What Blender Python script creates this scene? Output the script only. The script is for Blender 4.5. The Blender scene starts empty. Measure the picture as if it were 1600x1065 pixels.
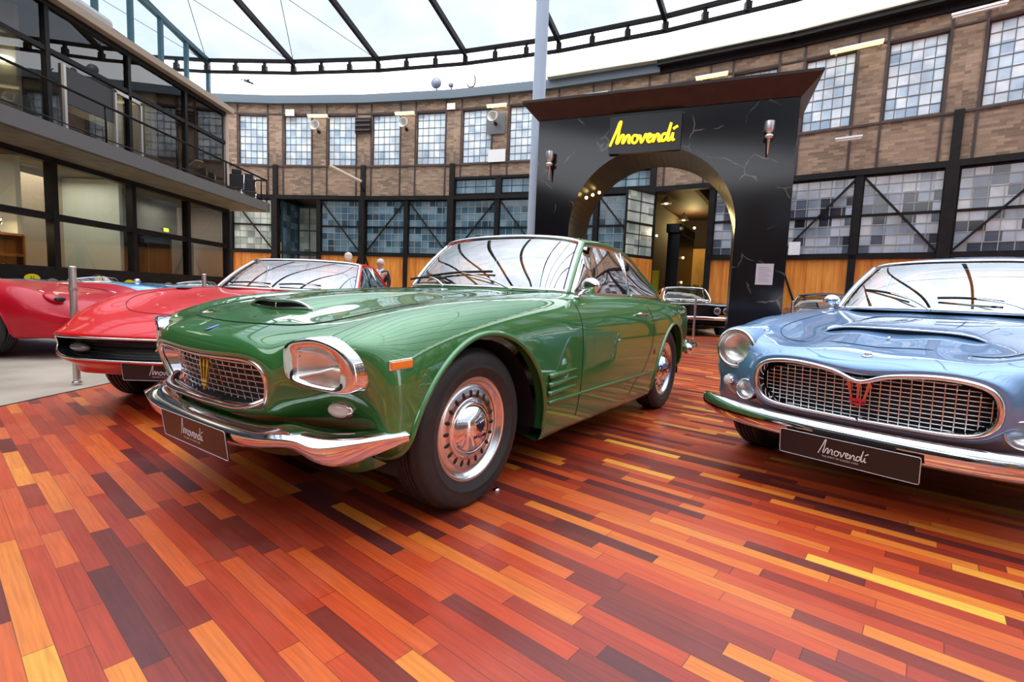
import bpy, bmesh, math, random
import numpy as np
from mathutils import Vector, Matrix
from mathutils.bvhtree import BVHTree

random.seed(7)
scene = bpy.context.scene
COL = scene.collection
R = math.radians

# ---------------------------------------------------------------- camera
FPX, TILT, ROLL, CAMH = 779.72, 0.0928139, 0.0390884, 0.888285
def _cam_axes():
    ct, st = math.cos(TILT), math.sin(TILT)
    fwd = Vector((0, ct, -st)); up = Vector((0, st, ct)); right = Vector((1, 0, 0))
    cr, sr = math.cos(ROLL), math.sin(ROLL)
    return cr*right + sr*up, -sr*right + cr*up, fwd
CR, CU, CF = _cam_axes()
cam_data = bpy.data.cameras.new('camera')
cam = bpy.data.objects.new('camera', cam_data); COL.objects.link(cam)
cam_data.sensor_width = 36.0
cam_data.lens = FPX/1600*36.0
cam_data.clip_start = 0.05; cam_data.clip_end = 400
m = Matrix((( CR.x, CU.x, -CF.x, 0), (CR.y, CU.y, -CF.y, 0), (CR.z, CU.z, -CF.z, CAMH), (0, 0, 0, 1)))
cam.matrix_world = m
scene.camera = cam

# ---------------------------------------------------------------- sky, exposure
scene.view_settings.view_transform = 'Standard'
scene.view_settings.look = 'None'
scene.view_settings.gamma = 1.0
scene.view_settings.use_curve_mapping = False
scene.view_settings.exposure = 0.12
world = bpy.data.worlds.new('overcast_sky'); scene.world = world
world.use_nodes = True
wn = world.node_tree.nodes; wl = world.node_tree.links
wn.clear()
w_out = wn.new('ShaderNodeOutputWorld'); w_bg = wn.new('ShaderNodeBackground')
w_tc = wn.new('ShaderNodeTexCoord'); w_sep = wn.new('ShaderNodeSeparateXYZ'); w_ramp = wn.new('ShaderNodeValToRGB')
wl.new(w_tc.outputs['Generated'], w_sep.inputs[0]); wl.new(w_sep.outputs['Z'], w_ramp.inputs[0])
er = w_ramp.color_ramp                       # overcast sky: zenith about three times the horizon
er.elements[0].position = 0.0; er.elements[0].color = (0.33, 0.34, 0.36, 1)
e_ = er.elements.new(0.55); e_.color = (0.42, 0.43, 0.45, 1)
er.elements[2].position = 1.0; er.elements[2].color = (1.4, 1.4, 1.44, 1)
wl.new(w_ramp.outputs[0], w_bg.inputs['Color']); w_bg.inputs['Strength'].default_value = 7.0
wl.new(w_bg.outputs[0], w_out.inputs[0])
# ---------------------------------------------------------------- helpers: photo ray -> world point
def ray(px, py):
    d = CF + CR*((px-800)/FPX) - CU*((py-532.5)/FPX)
    return d
CAMP = Vector((0, 0, CAMH))
def at_depth(px, py, Y):                     # world point seen at a pixel, Y metres in front
    d = ray(px, py); return CAMP + d*(Y/d.y)
def at_z(px, py, z):
    d = ray(px, py); return CAMP + d*((z-CAMH)/d.z)

# ---------------------------------------------------------------- materials
MATS = {}
def mat(name, col, rough=0.5, metal=0.0, coat=0.0, emit=None, es=0.0, spec=0.5, coat_rough=0.03):
    if name in MATS: return MATS[name]
    m = bpy.data.materials.new(name); m.use_nodes = True
    b = m.node_tree.nodes['Principled BSDF']
    b.inputs['Base Color'].default_value = (*col, 1)
    b.inputs['Roughness'].default_value = rough; b.inputs['Metallic'].default_value = metal
    b.inputs['Coat Weight'].default_value = coat; b.inputs['Coat Roughness'].default_value = coat_rough
    b.inputs['Specular IOR Level'].default_value = spec
    if emit:
        b.inputs['Emission Color'].default_value = (*emit, 1); b.inputs['Emission Strength'].default_value = es
    MATS[name] = m
    return m
def noise_vary(m, scale, amount, rough_amt=0.0, detail=4):
    """procedural colour variation on a principled material"""
    nt = m.node_tree; b = nt.nodes['Principled BSDF']
    col = list(b.inputs['Base Color'].default_value)
    tc = nt.nodes.new('ShaderNodeTexCoord'); n = nt.nodes.new('ShaderNodeTexNoise')
    n.inputs['Scale'].default_value = scale; n.inputs['Detail'].default_value = detail
    nt.links.new(tc.outputs['Object'], n.inputs['Vector'])
    r = nt.nodes.new('ShaderNodeValToRGB'); nt.links.new(n.outputs['Fac'], r.inputs[0])
    r.color_ramp.elements[0].position = 0.3; r.color_ramp.elements[1].position = 0.7
    r.color_ramp.elements[0].color = (*[max(0, c*(1-amount)) for c in col[:3]], 1)
    r.color_ramp.elements[1].color = (*[min(1, c*(1+amount)) for c in col[:3]], 1)
    nt.links.new(r.outputs[0], b.inputs['Base Color'])
    return m
def glass_mat(name, tint=(0.8, 0.86, 0.85), ior=1.5, rough=0.0, refl=(1, 1, 1)):
    if name in MATS: return MATS[name]
    m = bpy.data.materials.new(name); m.use_nodes = True
    nt = m.node_tree; nt.nodes.clear()
    o = nt.nodes.new('ShaderNodeOutputMaterial'); mx = nt.nodes.new('ShaderNodeMixShader')
    t = nt.nodes.new('ShaderNodeBsdfTransparent'); g = nt.nodes.new('ShaderNodeBsdfGlossy'); f = nt.nodes.new('ShaderNodeFresnel')
    t.inputs[0].default_value = (*tint, 1); g.inputs[0].default_value = (*refl, 1); g.inputs['Roughness'].default_value = rough
    f.inputs[0].default_value = ior
    nt.links.new(f.outputs[0], mx.inputs[0]); nt.links.new(t.outputs[0], mx.inputs[1]); nt.links.new(g.outputs[0], mx.inputs[2])
    nt.links.new(mx.outputs[0], o.inputs[0])
    MATS[name] = m
    return m

CHROME = mat('chrome', (0.86, 0.86, 0.88), 0.07, 1.0)
BRIGHT = mat('brushed_alloy', (0.78, 0.77, 0.76), 0.22, 1.0)
RUBBER = noise_vary(mat('tyre_rubber', (0.022, 0.021, 0.02), 0.55), 30, 0.2)
BLACK = mat('matt_black', (0.008, 0.008, 0.009), 0.6)
SATINBLACK = mat('satin_black', (0.012, 0.012, 0.013), 0.3)
GLASS = glass_mat('car_glass', (0.74, 0.74, 0.68), 1.55)
WSGLASS = glass_mat('windscreen_glass', (0.60, 0.68, 0.66), 3.8)
LENS = glass_mat('lamp_glass', (0.95, 0.93, 0.88), 1.45)
WHITE = mat('white_enamel', (0.8, 0.8, 0.78), 0.4)

def paint_mat(name, col, metal=0.0, coat=1.0):
    m = mat(name, col, 0.38, metal, coat, spec=0.25, coat_rough=0.015); m.node_tree.nodes['Principled BSDF'].inputs['Coat IOR'].default_value = 1.9 if coat > .9 else 1.5; return m
def ribbed_glass():
    m = bpy.data.materials.new('ribbed_lamp_glass'); m.use_nodes = True; nt = m.node_tree; b = nt.nodes['Principled BSDF']
    b.inputs['Base Color'].default_value = (0.72, 0.66, 0.58, 1); b.inputs['Roughness'].default_value = 0.10; b.inputs['Alpha'].default_value = 0.13
    tc = nt.nodes.new('ShaderNodeTexCoord'); w = nt.nodes.new('ShaderNodeTexWave'); w.bands_direction = 'Y'; w.inputs['Scale'].default_value = 28; w.inputs['Distortion'].default_value = 0.4
    bp = nt.nodes.new('ShaderNodeBump'); bp.inputs['Strength'].default_value = 0.5; bp.inputs['Distance'].default_value = 0.004
    nt.links.new(tc.outputs['Object'], w.inputs['Vector']); nt.links.new(w.outputs['Fac'], bp.inputs['Height']); nt.links.new(bp.outputs[0], b.inputs['Normal'])
    return m
# ---------------------------------------------------------------- objects
def link(o, parent=None):
    COL.objects.link(o)
    if parent is not None: o.parent = parent
    return o
def tag(o, label=None, cat=None, group=None, kind=None):
    if label: o['label'] = label
    if cat: o['category'] = cat
    if group: o['group'] = group
    if kind: o['kind'] = kind
    return o
def empty(name, loc, rz=0.0, label=None, cat=None, group=None):
    o = bpy.data.objects.new(name, None); o.empty_display_size = 0.1
    link(o); o.location = loc; o.rotation_euler = (0, 0, rz)
    return tag(o, label, cat, group)
def copy_tree(o, parent=None):
    c = o.copy(); link(c, parent)
    for ch in list(o.children): copy_tree(ch, c)
    return c

class MB:
    """collects shapes into one mesh"""
    def __init__(s): s.v = []; s.f = []; s.mi = []; s.sm = []; s.nrm = {}
    def add(s, verts, faces, mi=0, smooth=False, normals=None):
        b = len(s.v); s.v.extend([tuple(map(float, p)) for p in verts])
        for f in faces: s.f.append(tuple(b+i for i in f)); s.mi.append(mi); s.sm.append(smooth)
        if normals is not None:
            for i, n in enumerate(normals): s.nrm[b+i] = tuple(map(float, n))
        return s
    def box(s, c, size, rz=0.0, mi=0, M=None):
        x, y, z = [q/2 for q in size]
        P = [Vector((sx*x, sy*y, sz*z)) for sx in (-1, 1) for sy in (-1, 1) for sz in (-1, 1)]
        RM = Matrix.Rotation(rz, 3, 'Z') if M is None else M
        P = [RM @ p + Vector(c) for p in P]
        return s.add(P, [(0, 1, 3, 2), (4, 6, 7, 5), (0, 4, 5, 1), (2, 3, 7, 6), (0, 2, 6, 4), (1, 5, 7, 3)], mi)
    def boxb(s, x0, x1, y0, y1, z0, z1, mi=0):
        return s.box(((x0+x1)/2, (y0+y1)/2, (z0+z1)/2), (abs(x1-x0), abs(y1-y0), abs(z1-z0)), mi=mi)
    def beam(s, p0, p1, w, h, mi=0, up=(0, 0, 1)):
        p0, p1 = Vector(p0), Vector(p1); d = (p1-p0).normalized(); u = Vector(up)
        if abs(d.dot(u)) > 0.98: u = Vector((1, 0, 0))
        a = d.cross(u).normalized(); b = a.cross(d).normalized()
        P = []
        for p in (p0, p1):
            for sa, sb in ((-1, -1), (1, -1), (1, 1), (-1, 1)): P.append(p + a*(sa*w/2) + b*(sb*h/2))
        return s.add(P, [(3, 2, 1, 0), (4, 5, 6, 7), (0, 1, 5, 4), (1, 2, 6, 5), (2, 3, 7, 6), (3, 0, 4, 7)], mi)
    def tube(s, pts, r, seg=8, closed=False, mi=0, flat=1.0, cap=True, up=None, twist=0.0):
        pts = [Vector(p) for p in pts]; n = len(pts); rs = r if hasattr(r, '__len__') else [r]*n
        V = []; prev = None
        for i, p in enumerate(pts):
            a = pts[(i-1) % n] if (closed or i > 0) else p
            b = pts[(i+1) % n] if (closed or i < n-1) else p
            t = (b-a)
            t = t.normalized() if t.length > 1e-9 else Vector((0, 0, 1))
            if up is not None: u = Vector(up)
            elif prev is not None: u = prev
            else: u = Vector((0, 0, 1)) if abs(t.z) < 0.9 else Vector((1, 0, 0))
            e = t.cross(u)
            if e.length < 1e-6: e = t.cross(Vector((0.3, 0.5, 0.8)))
            e.normalize(); w = e.cross(t).normalized(); prev = w
            for k in range(seg):
                an = 2*math.pi*k/seg + twist
                V.append(p + e*(math.cos(an)*rs[i]) + w*(math.sin(an)*rs[i]*flat))
        F = []
        m = n if closed else n-1
        for i in range(m):
            j = (i+1) % n
            for k in range(seg):
                l = (k+1) % seg; F.append((i*seg+k, i*seg+l, j*seg+l, j*seg+k))
        if not closed and cap:
            F.append(tuple(range(seg-1, -1, -1))); F.append(tuple((n-1)*seg+k for k in range(seg)))
        return s.add(V, F, mi, True)
    def lathe(s, prof, c=(0, 0, 0), axis='Z', seg=48, mi=0, smooth=True, M=None):
        """prof: list of (r, h) along the axis"""
        V = []
        for r, h in prof:
            for k in range(seg):
                a = 2*math.pi*k/seg; x, y = r*math.cos(a), r*math.sin(a)
                p = Vector((x, y, h)) if axis == 'Z' else (Vector((x, h, y)) if axis == 'Y' else Vector((h, x, y)))
                if M is not None: p = M @ p
                V.append(p + Vector(c))
        F = []
        for i in range(len(prof)-1):
            for k in range(seg):
                l = (k+1) % seg
                q = (i*seg+k, i*seg+l, (i+1)*seg+l, (i+1)*seg+k)
                F.append(q if axis != 'Y' else q[::-1])
        return s.add(V, F, mi, smooth)
    def ball(s, c, r, seg=20, rings=12, mi=0, M=None):
        rr = r if hasattr(r, '__len__') else (r, r, r); V = []
        for i in range(rings+1):
            th = math.pi*i/rings
            for k in range(seg):
                a = 2*math.pi*k/seg
                p = Vector((rr[0]*math.sin(th)*math.cos(a), rr[1]*math.sin(th)*math.sin(a), rr[2]*math.cos(th)))
                if M is not None: p = M @ p
                V.append(p+Vector(c))
        F = []
        for i in range(rings):
            for k in range(seg):
                l = (k+1) % seg; F.append((i*seg+k, (i+1)*seg+k, (i+1)*seg+l, i*seg+l))
        return s.add(V, F, mi, True)
    def prism(s, poly, M, t, mi=0):
        """poly in the xy plane of M, thickness t along +z of M"""
        n = len(poly)
        V = [M @ Vector((x, y, 0)) for x, y in poly] + [M @ Vector((x, y, t)) for x, y in poly]
        F = [tuple(range(n-1, -1, -1)), tuple(range(n, 2*n))] + [(i, (i+1) % n, n+(i+1) % n, n+i) for i in range(n)]
        return s.add(V, F, mi)
    def grid(s, P, mi=0, smooth=True, flip=False, closed_v=False):
        P = np.asarray(P); n, m = P.shape[:2]
        F = []
        for i in range(n-1):
            for j in range(m if closed_v else m-1):
                k = (j+1) % m
                q = (i*m+j, i*m+k, (i+1)*m+k, (i+1)*m+j)
                F.append(q[::-1] if flip else q)
        return s.add(P.reshape(-1, 3), F, mi, smooth)
    def build(s, name, mats, parent=None, solid=0.0, sub=0, bevel=0.0):
        me = bpy.data.meshes.new(name); me.from_pydata(s.v, [], s.f)
        for m_ in (mats if isinstance(mats, (list, tuple)) else [mats]): me.materials.append(m_)
        me.polygons.foreach_set('material_index', s.mi); me.polygons.foreach_set('use_smooth', s.sm)
        me.update()
        if s.nrm and len(s.nrm) == len(s.v):
            me.normals_split_custom_set_from_vertices([s.nrm[i] for i in range(len(s.v))])
        o = bpy.data.objects.new(name, me); link(o, parent)
        if solid:
            md = o.modifiers.new('solid', 'SOLIDIFY'); md.thickness = solid; md.offset = -1
        if bevel:
            md = o.modifiers.new('bevel', 'BEVEL'); md.width = bevel; md.segments = 2; md.limit_method = 'ANGLE'
        if sub:
            md = o.modifiers.new('sub', 'SUBSURF'); md.levels = sub; md.render_levels = sub
        return o

# ---------------------------------------------------------------- splines
def _sd(t, P):
    """second derivatives of the natural cubic spline through P (n, ...)"""
    n = len(t); A = np.zeros((n, n)); B = np.zeros_like(P)
    A[0, 0] = A[-1, -1] = 1
    h = np.diff(t)
    sh = (-1,)+(1,)*(P.ndim-1)
    for i in range(1, n-1):
        A[i, i-1] = h[i-1]; A[i, i] = 2*(h[i-1]+h[i]); A[i, i+1] = h[i]
        B[i] = 6*((P[i+1]-P[i])/h[i] - (P[i]-P[i-1])/h[i-1])
    return np.linalg.solve(A, B.reshape(n, -1)).reshape(P.shape)
def spline(t, P, tq):
    t = np.asarray(t, float); P = np.asarray(P, float); tq = np.asarray(tq, float)
    M = _sd(t, P); i = np.clip(np.searchsorted(t, tq)-1, 0, len(t)-2)
    h = (t[i+1]-t[i]); a = (t[i+1]-tq)/h; b = (tq-t[i])/h
    sh = (-1,)+(1,)*(P.ndim-1); a, b, h = a.reshape(sh), b.reshape(sh), h.reshape(sh)
    return a*P[i]+b*P[i+1]+((a**3-a)*M[i]+(b**3-b)*M[i+1])*h*h/6
def curve(pts, n=24, closed=False, power=0.7):
    """smooth curve through points, n samples"""
    P = np.asarray(pts, float)
    if closed: P = np.vstack([P[-3:], P, P[:3], P[3:4]]) if len(P) > 3 else np.vstack([P, P, P])
    if len(P) == 2: return [Vector(P[0]+(P[1]-P[0])*k/(n-1)) for k in range(n)]
    t = np.concatenate([[0], np.cumsum(np.linalg.norm(np.diff(P, axis=0), axis=1)**power+1e-9)])
    if closed:
        N = len(pts); a, b = t[3], t[3+N]
        return [Vector(p) for p in spline(t, P, np.linspace(a, b, n, endpoint=False))]
    return [Vector(p) for p in spline(t, P, np.linspace(0, t[-1], n))]
def mirror_curve(half, n=41):
    """half: points from the centreline outwards (y>=0); returns right-to-left full curve"""
    full = [(x, -y, z) for x, y, z in half[::-1] if y > 1e-6] + list(half)
    return curve(full, n)
def coons(c0, c1, d0, d1, bulge=None):
    """c0,c1: curves in u (n); d0,d1: curves in v (m). c0[0]=d0[0], c0[-1]=d1[0], c1[0]=d0[-1]"""
    c0, c1, d0, d1 = [np.array([tuple(p) for p in c]) for c in (c0, c1, d0, d1)]
    n, m = len(c0), len(d0)
    u = np.linspace(0, 1, n)[:, None, None]; v = np.linspace(0, 1, m)[None, :, None]
    S = (1-v)*c0[:, None]+v*c1[:, None]+(1-u)*d0[None]+u*d1[None]
    S = S-((1-u)*(1-v)*c0[0]+u*(1-v)*c0[-1]+(1-u)*v*c1[0]+u*v*c1[-1])
    if bulge is not None: S = S+16*u*(1-u)*v*(1-v)*np.asarray(bulge)
    return S
# ---------------------------------------------------------------- setting
_n = {'window': 0, 'trim': 0, 'door': 0}
def sname(k): _n[k] += 1; return '%s_%d' % (k, _n[k])
def struct(mb, name, m, **kw):
    o = mb.build(name, m, **kw); o['kind'] = 'structure'; return o

def nodes_of(m):
    nt = m.node_tree
    def N(t, **kw):
        n = nt.nodes.new(t)
        for k, v in kw.items(): setattr(n, k, v)
        return n
    def L(a, b): nt.links.new(a, b)
    def MATH(op, a, b=None, c=None):
        n = N('ShaderNodeMath', operation=op)
        for i, q in enumerate((a, b, c)):
            if q is None: continue
            if isinstance(q, (int, float)): n.inputs[i].default_value = q
            else: L(q, n.inputs[i])
        return n.outputs[0]
    return nt, N, L, MATH
def ramp(N, L, src, stops, interp='LINEAR'):
    r = N('ShaderNodeValToRGB'); L(src, r.inputs[0]); cr = r.color_ramp; cr.interpolation = interp
    while len(cr.elements) < len(stops): cr.elements.new(0.5)
    for e, (p, c) in zip(cr.elements, stops): e.position = p; e.color = (*c, 1)
    return r.outputs[0]

def wood_floor_mat():
    m = mat('merbau_planks', (0.3, 0.06, 0.02), 0.3); nt, N, L, MATH = nodes_of(m); b = nt.nodes['Principled BSDF']
    tc = N('ShaderNodeTexCoord'); mp = N('ShaderNodeMapping'); mp.inputs['Rotation'].default_value = (0, 0, R(40)); L(tc.outputs['Object'], mp.inputs[0])
    sp = N('ShaderNodeSeparateXYZ'); L(mp.outputs[0], sp.inputs[0]); u, v = sp.outputs[0], sp.outputs[1]
    vr = MATH('DIVIDE', v, 0.058); row = MATH('FLOOR', vr); fv = MATH('FRACT', vr)
    wn1 = N('ShaderNodeTexWhiteNoise', noise_dimensions='1D'); L(row, wn1.inputs['W'])
    ln = MATH('MULTIPLY_ADD', wn1.outputs['Value'], 0.50, 0.30)
    off = MATH('MULTIPLY', wn1.outputs['Value'], 37.0)
    ur = MATH('DIVIDE', MATH('ADD', u, off), ln); idx = MATH('FLOOR', ur); fu = MATH('FRACT', ur)
    cx = N('ShaderNodeCombineXYZ'); L(row, cx.inputs[0]); L(idx, cx.inputs[1])
    wn2 = N('ShaderNodeTexWhiteNoise', noise_dimensions='2D'); L(cx.outputs[0], wn2.inputs['Vector'])
    base = ramp(N, L, wn2.outputs['Value'], [(0.0, (0.11, 0.020, 0.018)), (0.12, (0.19, 0.026, 0.016)), (0.32, (0.40, 0.040, 0.014)), (0.62, (0.54, 0.062, 0.015)), (0.84, (0.64, 0.115, 0.018)), (0.955, (0.74, 0.22, 0.026)), (1.0, (0.88, 0.46, 0.05))])
    gr = N('ShaderNodeTexNoise'); gm = N('ShaderNodeMapping'); gm.inputs['Scale'].default_value = (5, 110, 1); L(mp.outputs[0], gm.inputs[0]); L(gm.outputs[0], gr.inputs['Vector']); gr.inputs['Scale'].default_value = 1; gr.inputs['Detail'].default_value = 5
    gfac = ramp(N, L, gr.outputs['Fac'], [(0.3, (0.78, 0.75, 0.73)), (0.7, (1.13, 1.13, 1.13))])
    mx = N('ShaderNodeMix', data_type='RGBA', blend_type='MULTIPLY'); mx.inputs[0].default_value = 1.0; L(base, mx.inputs[6]); L(gfac, mx.inputs[7])
    # larger worn, dusty patches
    pn = N('ShaderNodeTexNoise'); L(tc.outputs['Object'], pn.inputs['Vector']); pn.inputs['Scale'].default_value = 1.7; pn.inputs['Detail'].default_value = 8; pn.inputs['Roughness'].default_value = 0.65
    pf = ramp(N, L, pn.outputs['Fac'], [(0.50, (0, 0, 0)), (0.78, (0.20, 0.20, 0.20))])
    m2 = N('ShaderNodeMix', data_type='RGBA'); L(pf, m2.inputs[0]); L(mx.outputs[2], m2.inputs[6]); m2.inputs[7].default_value = (0.42, 0.20, 0.15, 1)
    # joints
    e1 = MATH('LESS_THAN', MATH('MINIMUM', fv, MATH('SUBTRACT', 1.0, fv)), 0.016)
    e2 = MATH('LESS_THAN', MATH('MULTIPLY', MATH('MINIMUM', fu, MATH('SUBTRACT', 1.0, fu)), ln), 0.0014)
    jf = MATH('MULTIPLY', MATH('MAXIMUM', e1, e2), 0.65)
    m3 = N('ShaderNodeMix', data_type='RGBA'); L(jf, m3.inputs[0]); L(m2.outputs[2], m3.inputs[6]); m3.inputs[7].default_value = (0.03, 0.006, 0.004, 1)
    L(m3.outputs[2], b.inputs['Base Color'])
    rr = MATH('MULTIPLY_ADD', pn.outputs['Fac'], 0.35, 0.16); rr2 = MATH('MULTIPLY_ADD', wn2.outputs['Value'], 0.08, rr); L(rr2, b.inputs['Roughness'])
    bp = N('ShaderNodeBump'); bp.inputs['Strength'].default_value = 0.12; bp.inputs['Distance'].default_value = 0.004
    L(MATH('ADD', MATH('MULTIPLY', gr.outputs['Fac'], 0.4), MATH('MULTIPLY', jf, -1.5)), bp.inputs['Height']); L(bp.outputs[0], b.inputs['Normal'])
    b.inputs['Specular IOR Level'].default_value = 0.6
    return m
def concrete_mat():
    m = mat('polished_concrete', (0.50, 0.44, 0.36), 0.45); nt, N, L, MATH = nodes_of(m); b = nt.nodes['Principled BSDF']
    tc = N('ShaderNodeTexCoord'); n = N('ShaderNodeTexNoise'); L(tc.outputs['Object'], n.inputs['Vector']); n.inputs['Scale'].default_value = 1.3; n.inputs['Detail'].default_value = 7
    L(ramp(N, L, n.outputs['Fac'], [(0.3, (0.30, 0.24, 0.17)), (0.7, (0.52, 0.45, 0.35))]), b.inputs['Base Color'])
    return m
def brick_mat():
    m = mat('old_brick', (0.25, 0.19, 0.14), 0.85); nt, N, L, MATH = nodes_of(m); b = nt.nodes['Principled BSDF']
    uv = N('ShaderNodeUVMap'); uv.uv_map = 'UVMap'
    br = N('ShaderNodeTexBrick'); L(uv.outputs[0], br.inputs['Vector']); br.inputs['Scale'].default_value = 1.0
    br.inputs['Brick Width'].default_value = 0.25; br.inputs['Row Height'].default_value = 0.077; br.inputs['Mortar Size'].default_value = 0.006
    br.inputs['Color1'].default_value = (0.36, 0.25, 0.17, 1); br.inputs['Color2'].default_value = (0.17, 0.115, 0.08, 1); br.inputs['Mortar'].default_value = (0.22, 0.18, 0.145, 1)
    n = N('ShaderNodeTexNoise'); L(uv.outputs[0], n.inputs['Vector']); n.inputs['Scale'].default_value = 0.9; n.inputs['Detail'].default_value = 6
    g = ramp(N, L, n.outputs['Fac'], [(0.3, (0.7, 0.7, 0.7)), (0.7, (1.25, 1.2, 1.15))])
    mx = N('ShaderNodeMix', data_type='RGBA', blend_type='MULTIPLY'); mx.inputs[0].default_value = 1.0; L(br.outputs['Color'], mx.inputs[6]); L(g, mx.inputs[7]); L(mx.outputs[2], b.inputs['Base Color'])
    return m
def pane_mat(name, cols, cell, rough=0.12, seed=0.0):
    """old wired panes: one random tone per little pane, daylight painted into the upper ones; colours by random cell"""
    m = mat(name, cols[0], rough); nt, N, L, MATH = nodes_of(m); b = nt.nodes['Principled BSDF']
    uv = N('ShaderNodeUVMap'); uv.uv_map = 'UVMap'; sp = N('ShaderNodeSeparateXYZ'); L(uv.outputs[0], sp.inputs[0])
    cx = N('ShaderNodeCombineXYZ'); L(MATH('FLOOR', MATH('DIVIDE', sp.outputs[0], cell[0])), cx.inputs[0]); L(MATH('FLOOR', MATH('DIVIDE', sp.outputs[1], cell[1])), cx.inputs[1]); cx.inputs[2].default_value = seed
    wn_ = N('ShaderNodeTexWhiteNoise', noise_dimensions='3D'); L(cx.outputs[0], wn_.inputs['Vector'])
    k = len(cols); c = ramp(N, L, wn_.outputs['Value'], [(i/(k-1), q) for i, q in enumerate(cols)])
    n = N('ShaderNodeTexNoise'); L(uv.outputs[0], n.inputs['Vector']); n.inputs['Scale'].default_value = 1.1; n.inputs['Detail'].default_value = 3
    g = ramp(N, L, n.outputs['Fac'], [(0.35, (0.65, 0.68, 0.72)), (0.65, (1.2, 1.2, 1.2))])
    mx = N('ShaderNodeMix', data_type='RGBA', blend_type='MULTIPLY'); mx.inputs[0].default_value = 1.0; L(c, mx.inputs[6]); L(g, mx.inputs[7]); L(mx.outputs[2], b.inputs['Base Color'])
    b.inputs['Specular IOR Level'].default_value = 0.7
    return m
def marble_mat():
    m = mat('black_marble', (0.008, 0.008, 0.01), 0.12); nt, N, L, MATH = nodes_of(m); b = nt.nodes['Principled BSDF']
    tc = N('ShaderNodeTexCoord'); n0 = N('ShaderNodeTexNoise'); L(tc.outputs['Object'], n0.inputs['Vector']); n0.inputs['Scale'].default_value = 1.2; n0.inputs['Detail'].default_value = 6
    ad = N('ShaderNodeMix', data_type='RGBA', blend_type='ADD'); ad.inputs[0].default_value = 0.55; L(tc.outputs['Object'], ad.inputs[6]); L(n0.outputs['Color'], ad.inputs[7])
    v = N('ShaderNodeTexVoronoi', feature='DISTANCE_TO_EDGE'); L(ad.outputs[2], v.inputs['Vector']); v.inputs['Scale'].default_value = 1.05
    f = ramp(N, L, v.outputs['Distance'], [(0.0, (1, 1, 1)), (0.016, (0, 0, 0))])
    n1 = N('ShaderNodeTexNoise'); L(tc.outputs['Object'], n1.inputs['Vector']); n1.inputs['Scale'].default_value = 2.3
    f2 = MATH('MULTIPLY', f, ramp(N, L, n1.outputs['Fac'], [(0.48, (0, 0, 0)), (0.66, (0.6, 0.6, 0.6))]))
    mx = N('ShaderNodeMix', data_type='RGBA'); L(f2, mx.inputs[0]); mx.inputs[6].default_value = (0.007, 0.007, 0.009, 1); mx.inputs[7].default_value = (0.34, 0.33, 0.32, 1); L(mx.outputs[2], b.inputs['Base Color'])
    return m
def orange_wood_mat():
    m = mat('orange_boards', (0.62, 0.20, 0.03), 0.45); nt, N, L, MATH = nodes_of(m); b = nt.nodes['Principled BSDF']
    uv = N('ShaderNodeUVMap'); uv.uv_map = 'UVMap'; mp = N('ShaderNodeMapping'); mp.inputs['Scale'].default_value = (9, 0.8, 1); L(uv.outputs[0], mp.inputs[0])
    n = N('ShaderNodeTexNoise'); L(mp.outputs[0], n.inputs['Vector']); n.inputs['Scale'].default_value = 1.0; n.inputs['Detail'].default_value = 6
    c = ramp(N, L, n.outputs['Fac'], [(0.25, (0.50, 0.12, 0.012)), (0.5, (0.72, 0.24, 0.03)), (0.75, (0.85, 0.36, 0.07))])
    sp = N('ShaderNodeSeparateXYZ'); L(uv.outputs[0], sp.inputs[0]); e = MATH('LESS_THAN', MATH('FRACT', MATH('DIVIDE', sp.outputs[0], 0.14)), 0.035)
    mx = N('ShaderNodeMix', data_type='RGBA'); L(e, mx.inputs[0]); L(c, mx.inputs[6]); mx.inputs[7].default_value = (0.25, 0.07, 0.01, 1); L(mx.outputs[2], b.inputs['Base Color'])
    return m
BRICK, MARBLE, OWOOD = brick_mat(), marble_mat(), orange_wood_mat()
STEEL = noise_vary(mat('dark_steel', (0.010, 0.008, 0.008), 0.5, spec=0.22), 6, 0.35)
BARS = mat('pale_glazing_bars', (0.34, 0.35, 0.33), 0.6)
GREYBARS = mat('grey_glazing_bars', (0.13, 0.14, 0.15), 0.6)
RUSTSTEEL = noise_vary(mat('brown_steel', (0.045, 0.026, 0.024), 0.6), 5, 0.3)
GREYSTEEL = mat('grey_blue_steel', (0.075, 0.105, 0.135), 0.45)
PALEBLUE = mat('pale_blue_paint', (0.50, 0.60, 0.72), 0.4)
CYANFRAME = mat('blue_frame_paint', (0.02, 0.085, 0.115), 0.4)
UPPANE = pane_mat('daylight_toned_panes', [(0.34, 0.46, 0.58), (0.60, 0.72, 0.82), (0.74, 0.82, 0.86), (0.84, 0.88, 0.90), (0.50, 0.64, 0.78)], (0.24, 0.30))  # sky reflection and daylight painted into the pane colours
LOPANE_BLUE = pane_mat('dark_blue_panes', [(0.012, 0.035, 0.055), (0.05, 0.12, 0.17), (0.16, 0.27, 0.34), (0.09, 0.17, 0.22), (0.22, 0.34, 0.40)], (0.31, 0.275), seed=3.0)
LOPANE_WHITE = pane_mat('pale_green_panes', [(0.30, 0.38, 0.30), (0.52, 0.58, 0.50), (0.66, 0.70, 0.62), (0.20, 0.26, 0.24)], (0.31, 0.275), seed=9.0)
LOPANE_PALE = pane_mat('mixed_pale_panes', [(0.02, 0.02, 0.03), (0.10, 0.12, 0.16), (0.35, 0.42, 0.50), (0.50, 0.55, 0.60), (0.55, 0.58, 0.58)], (0.31, 0.275), seed=5.0)

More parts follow.
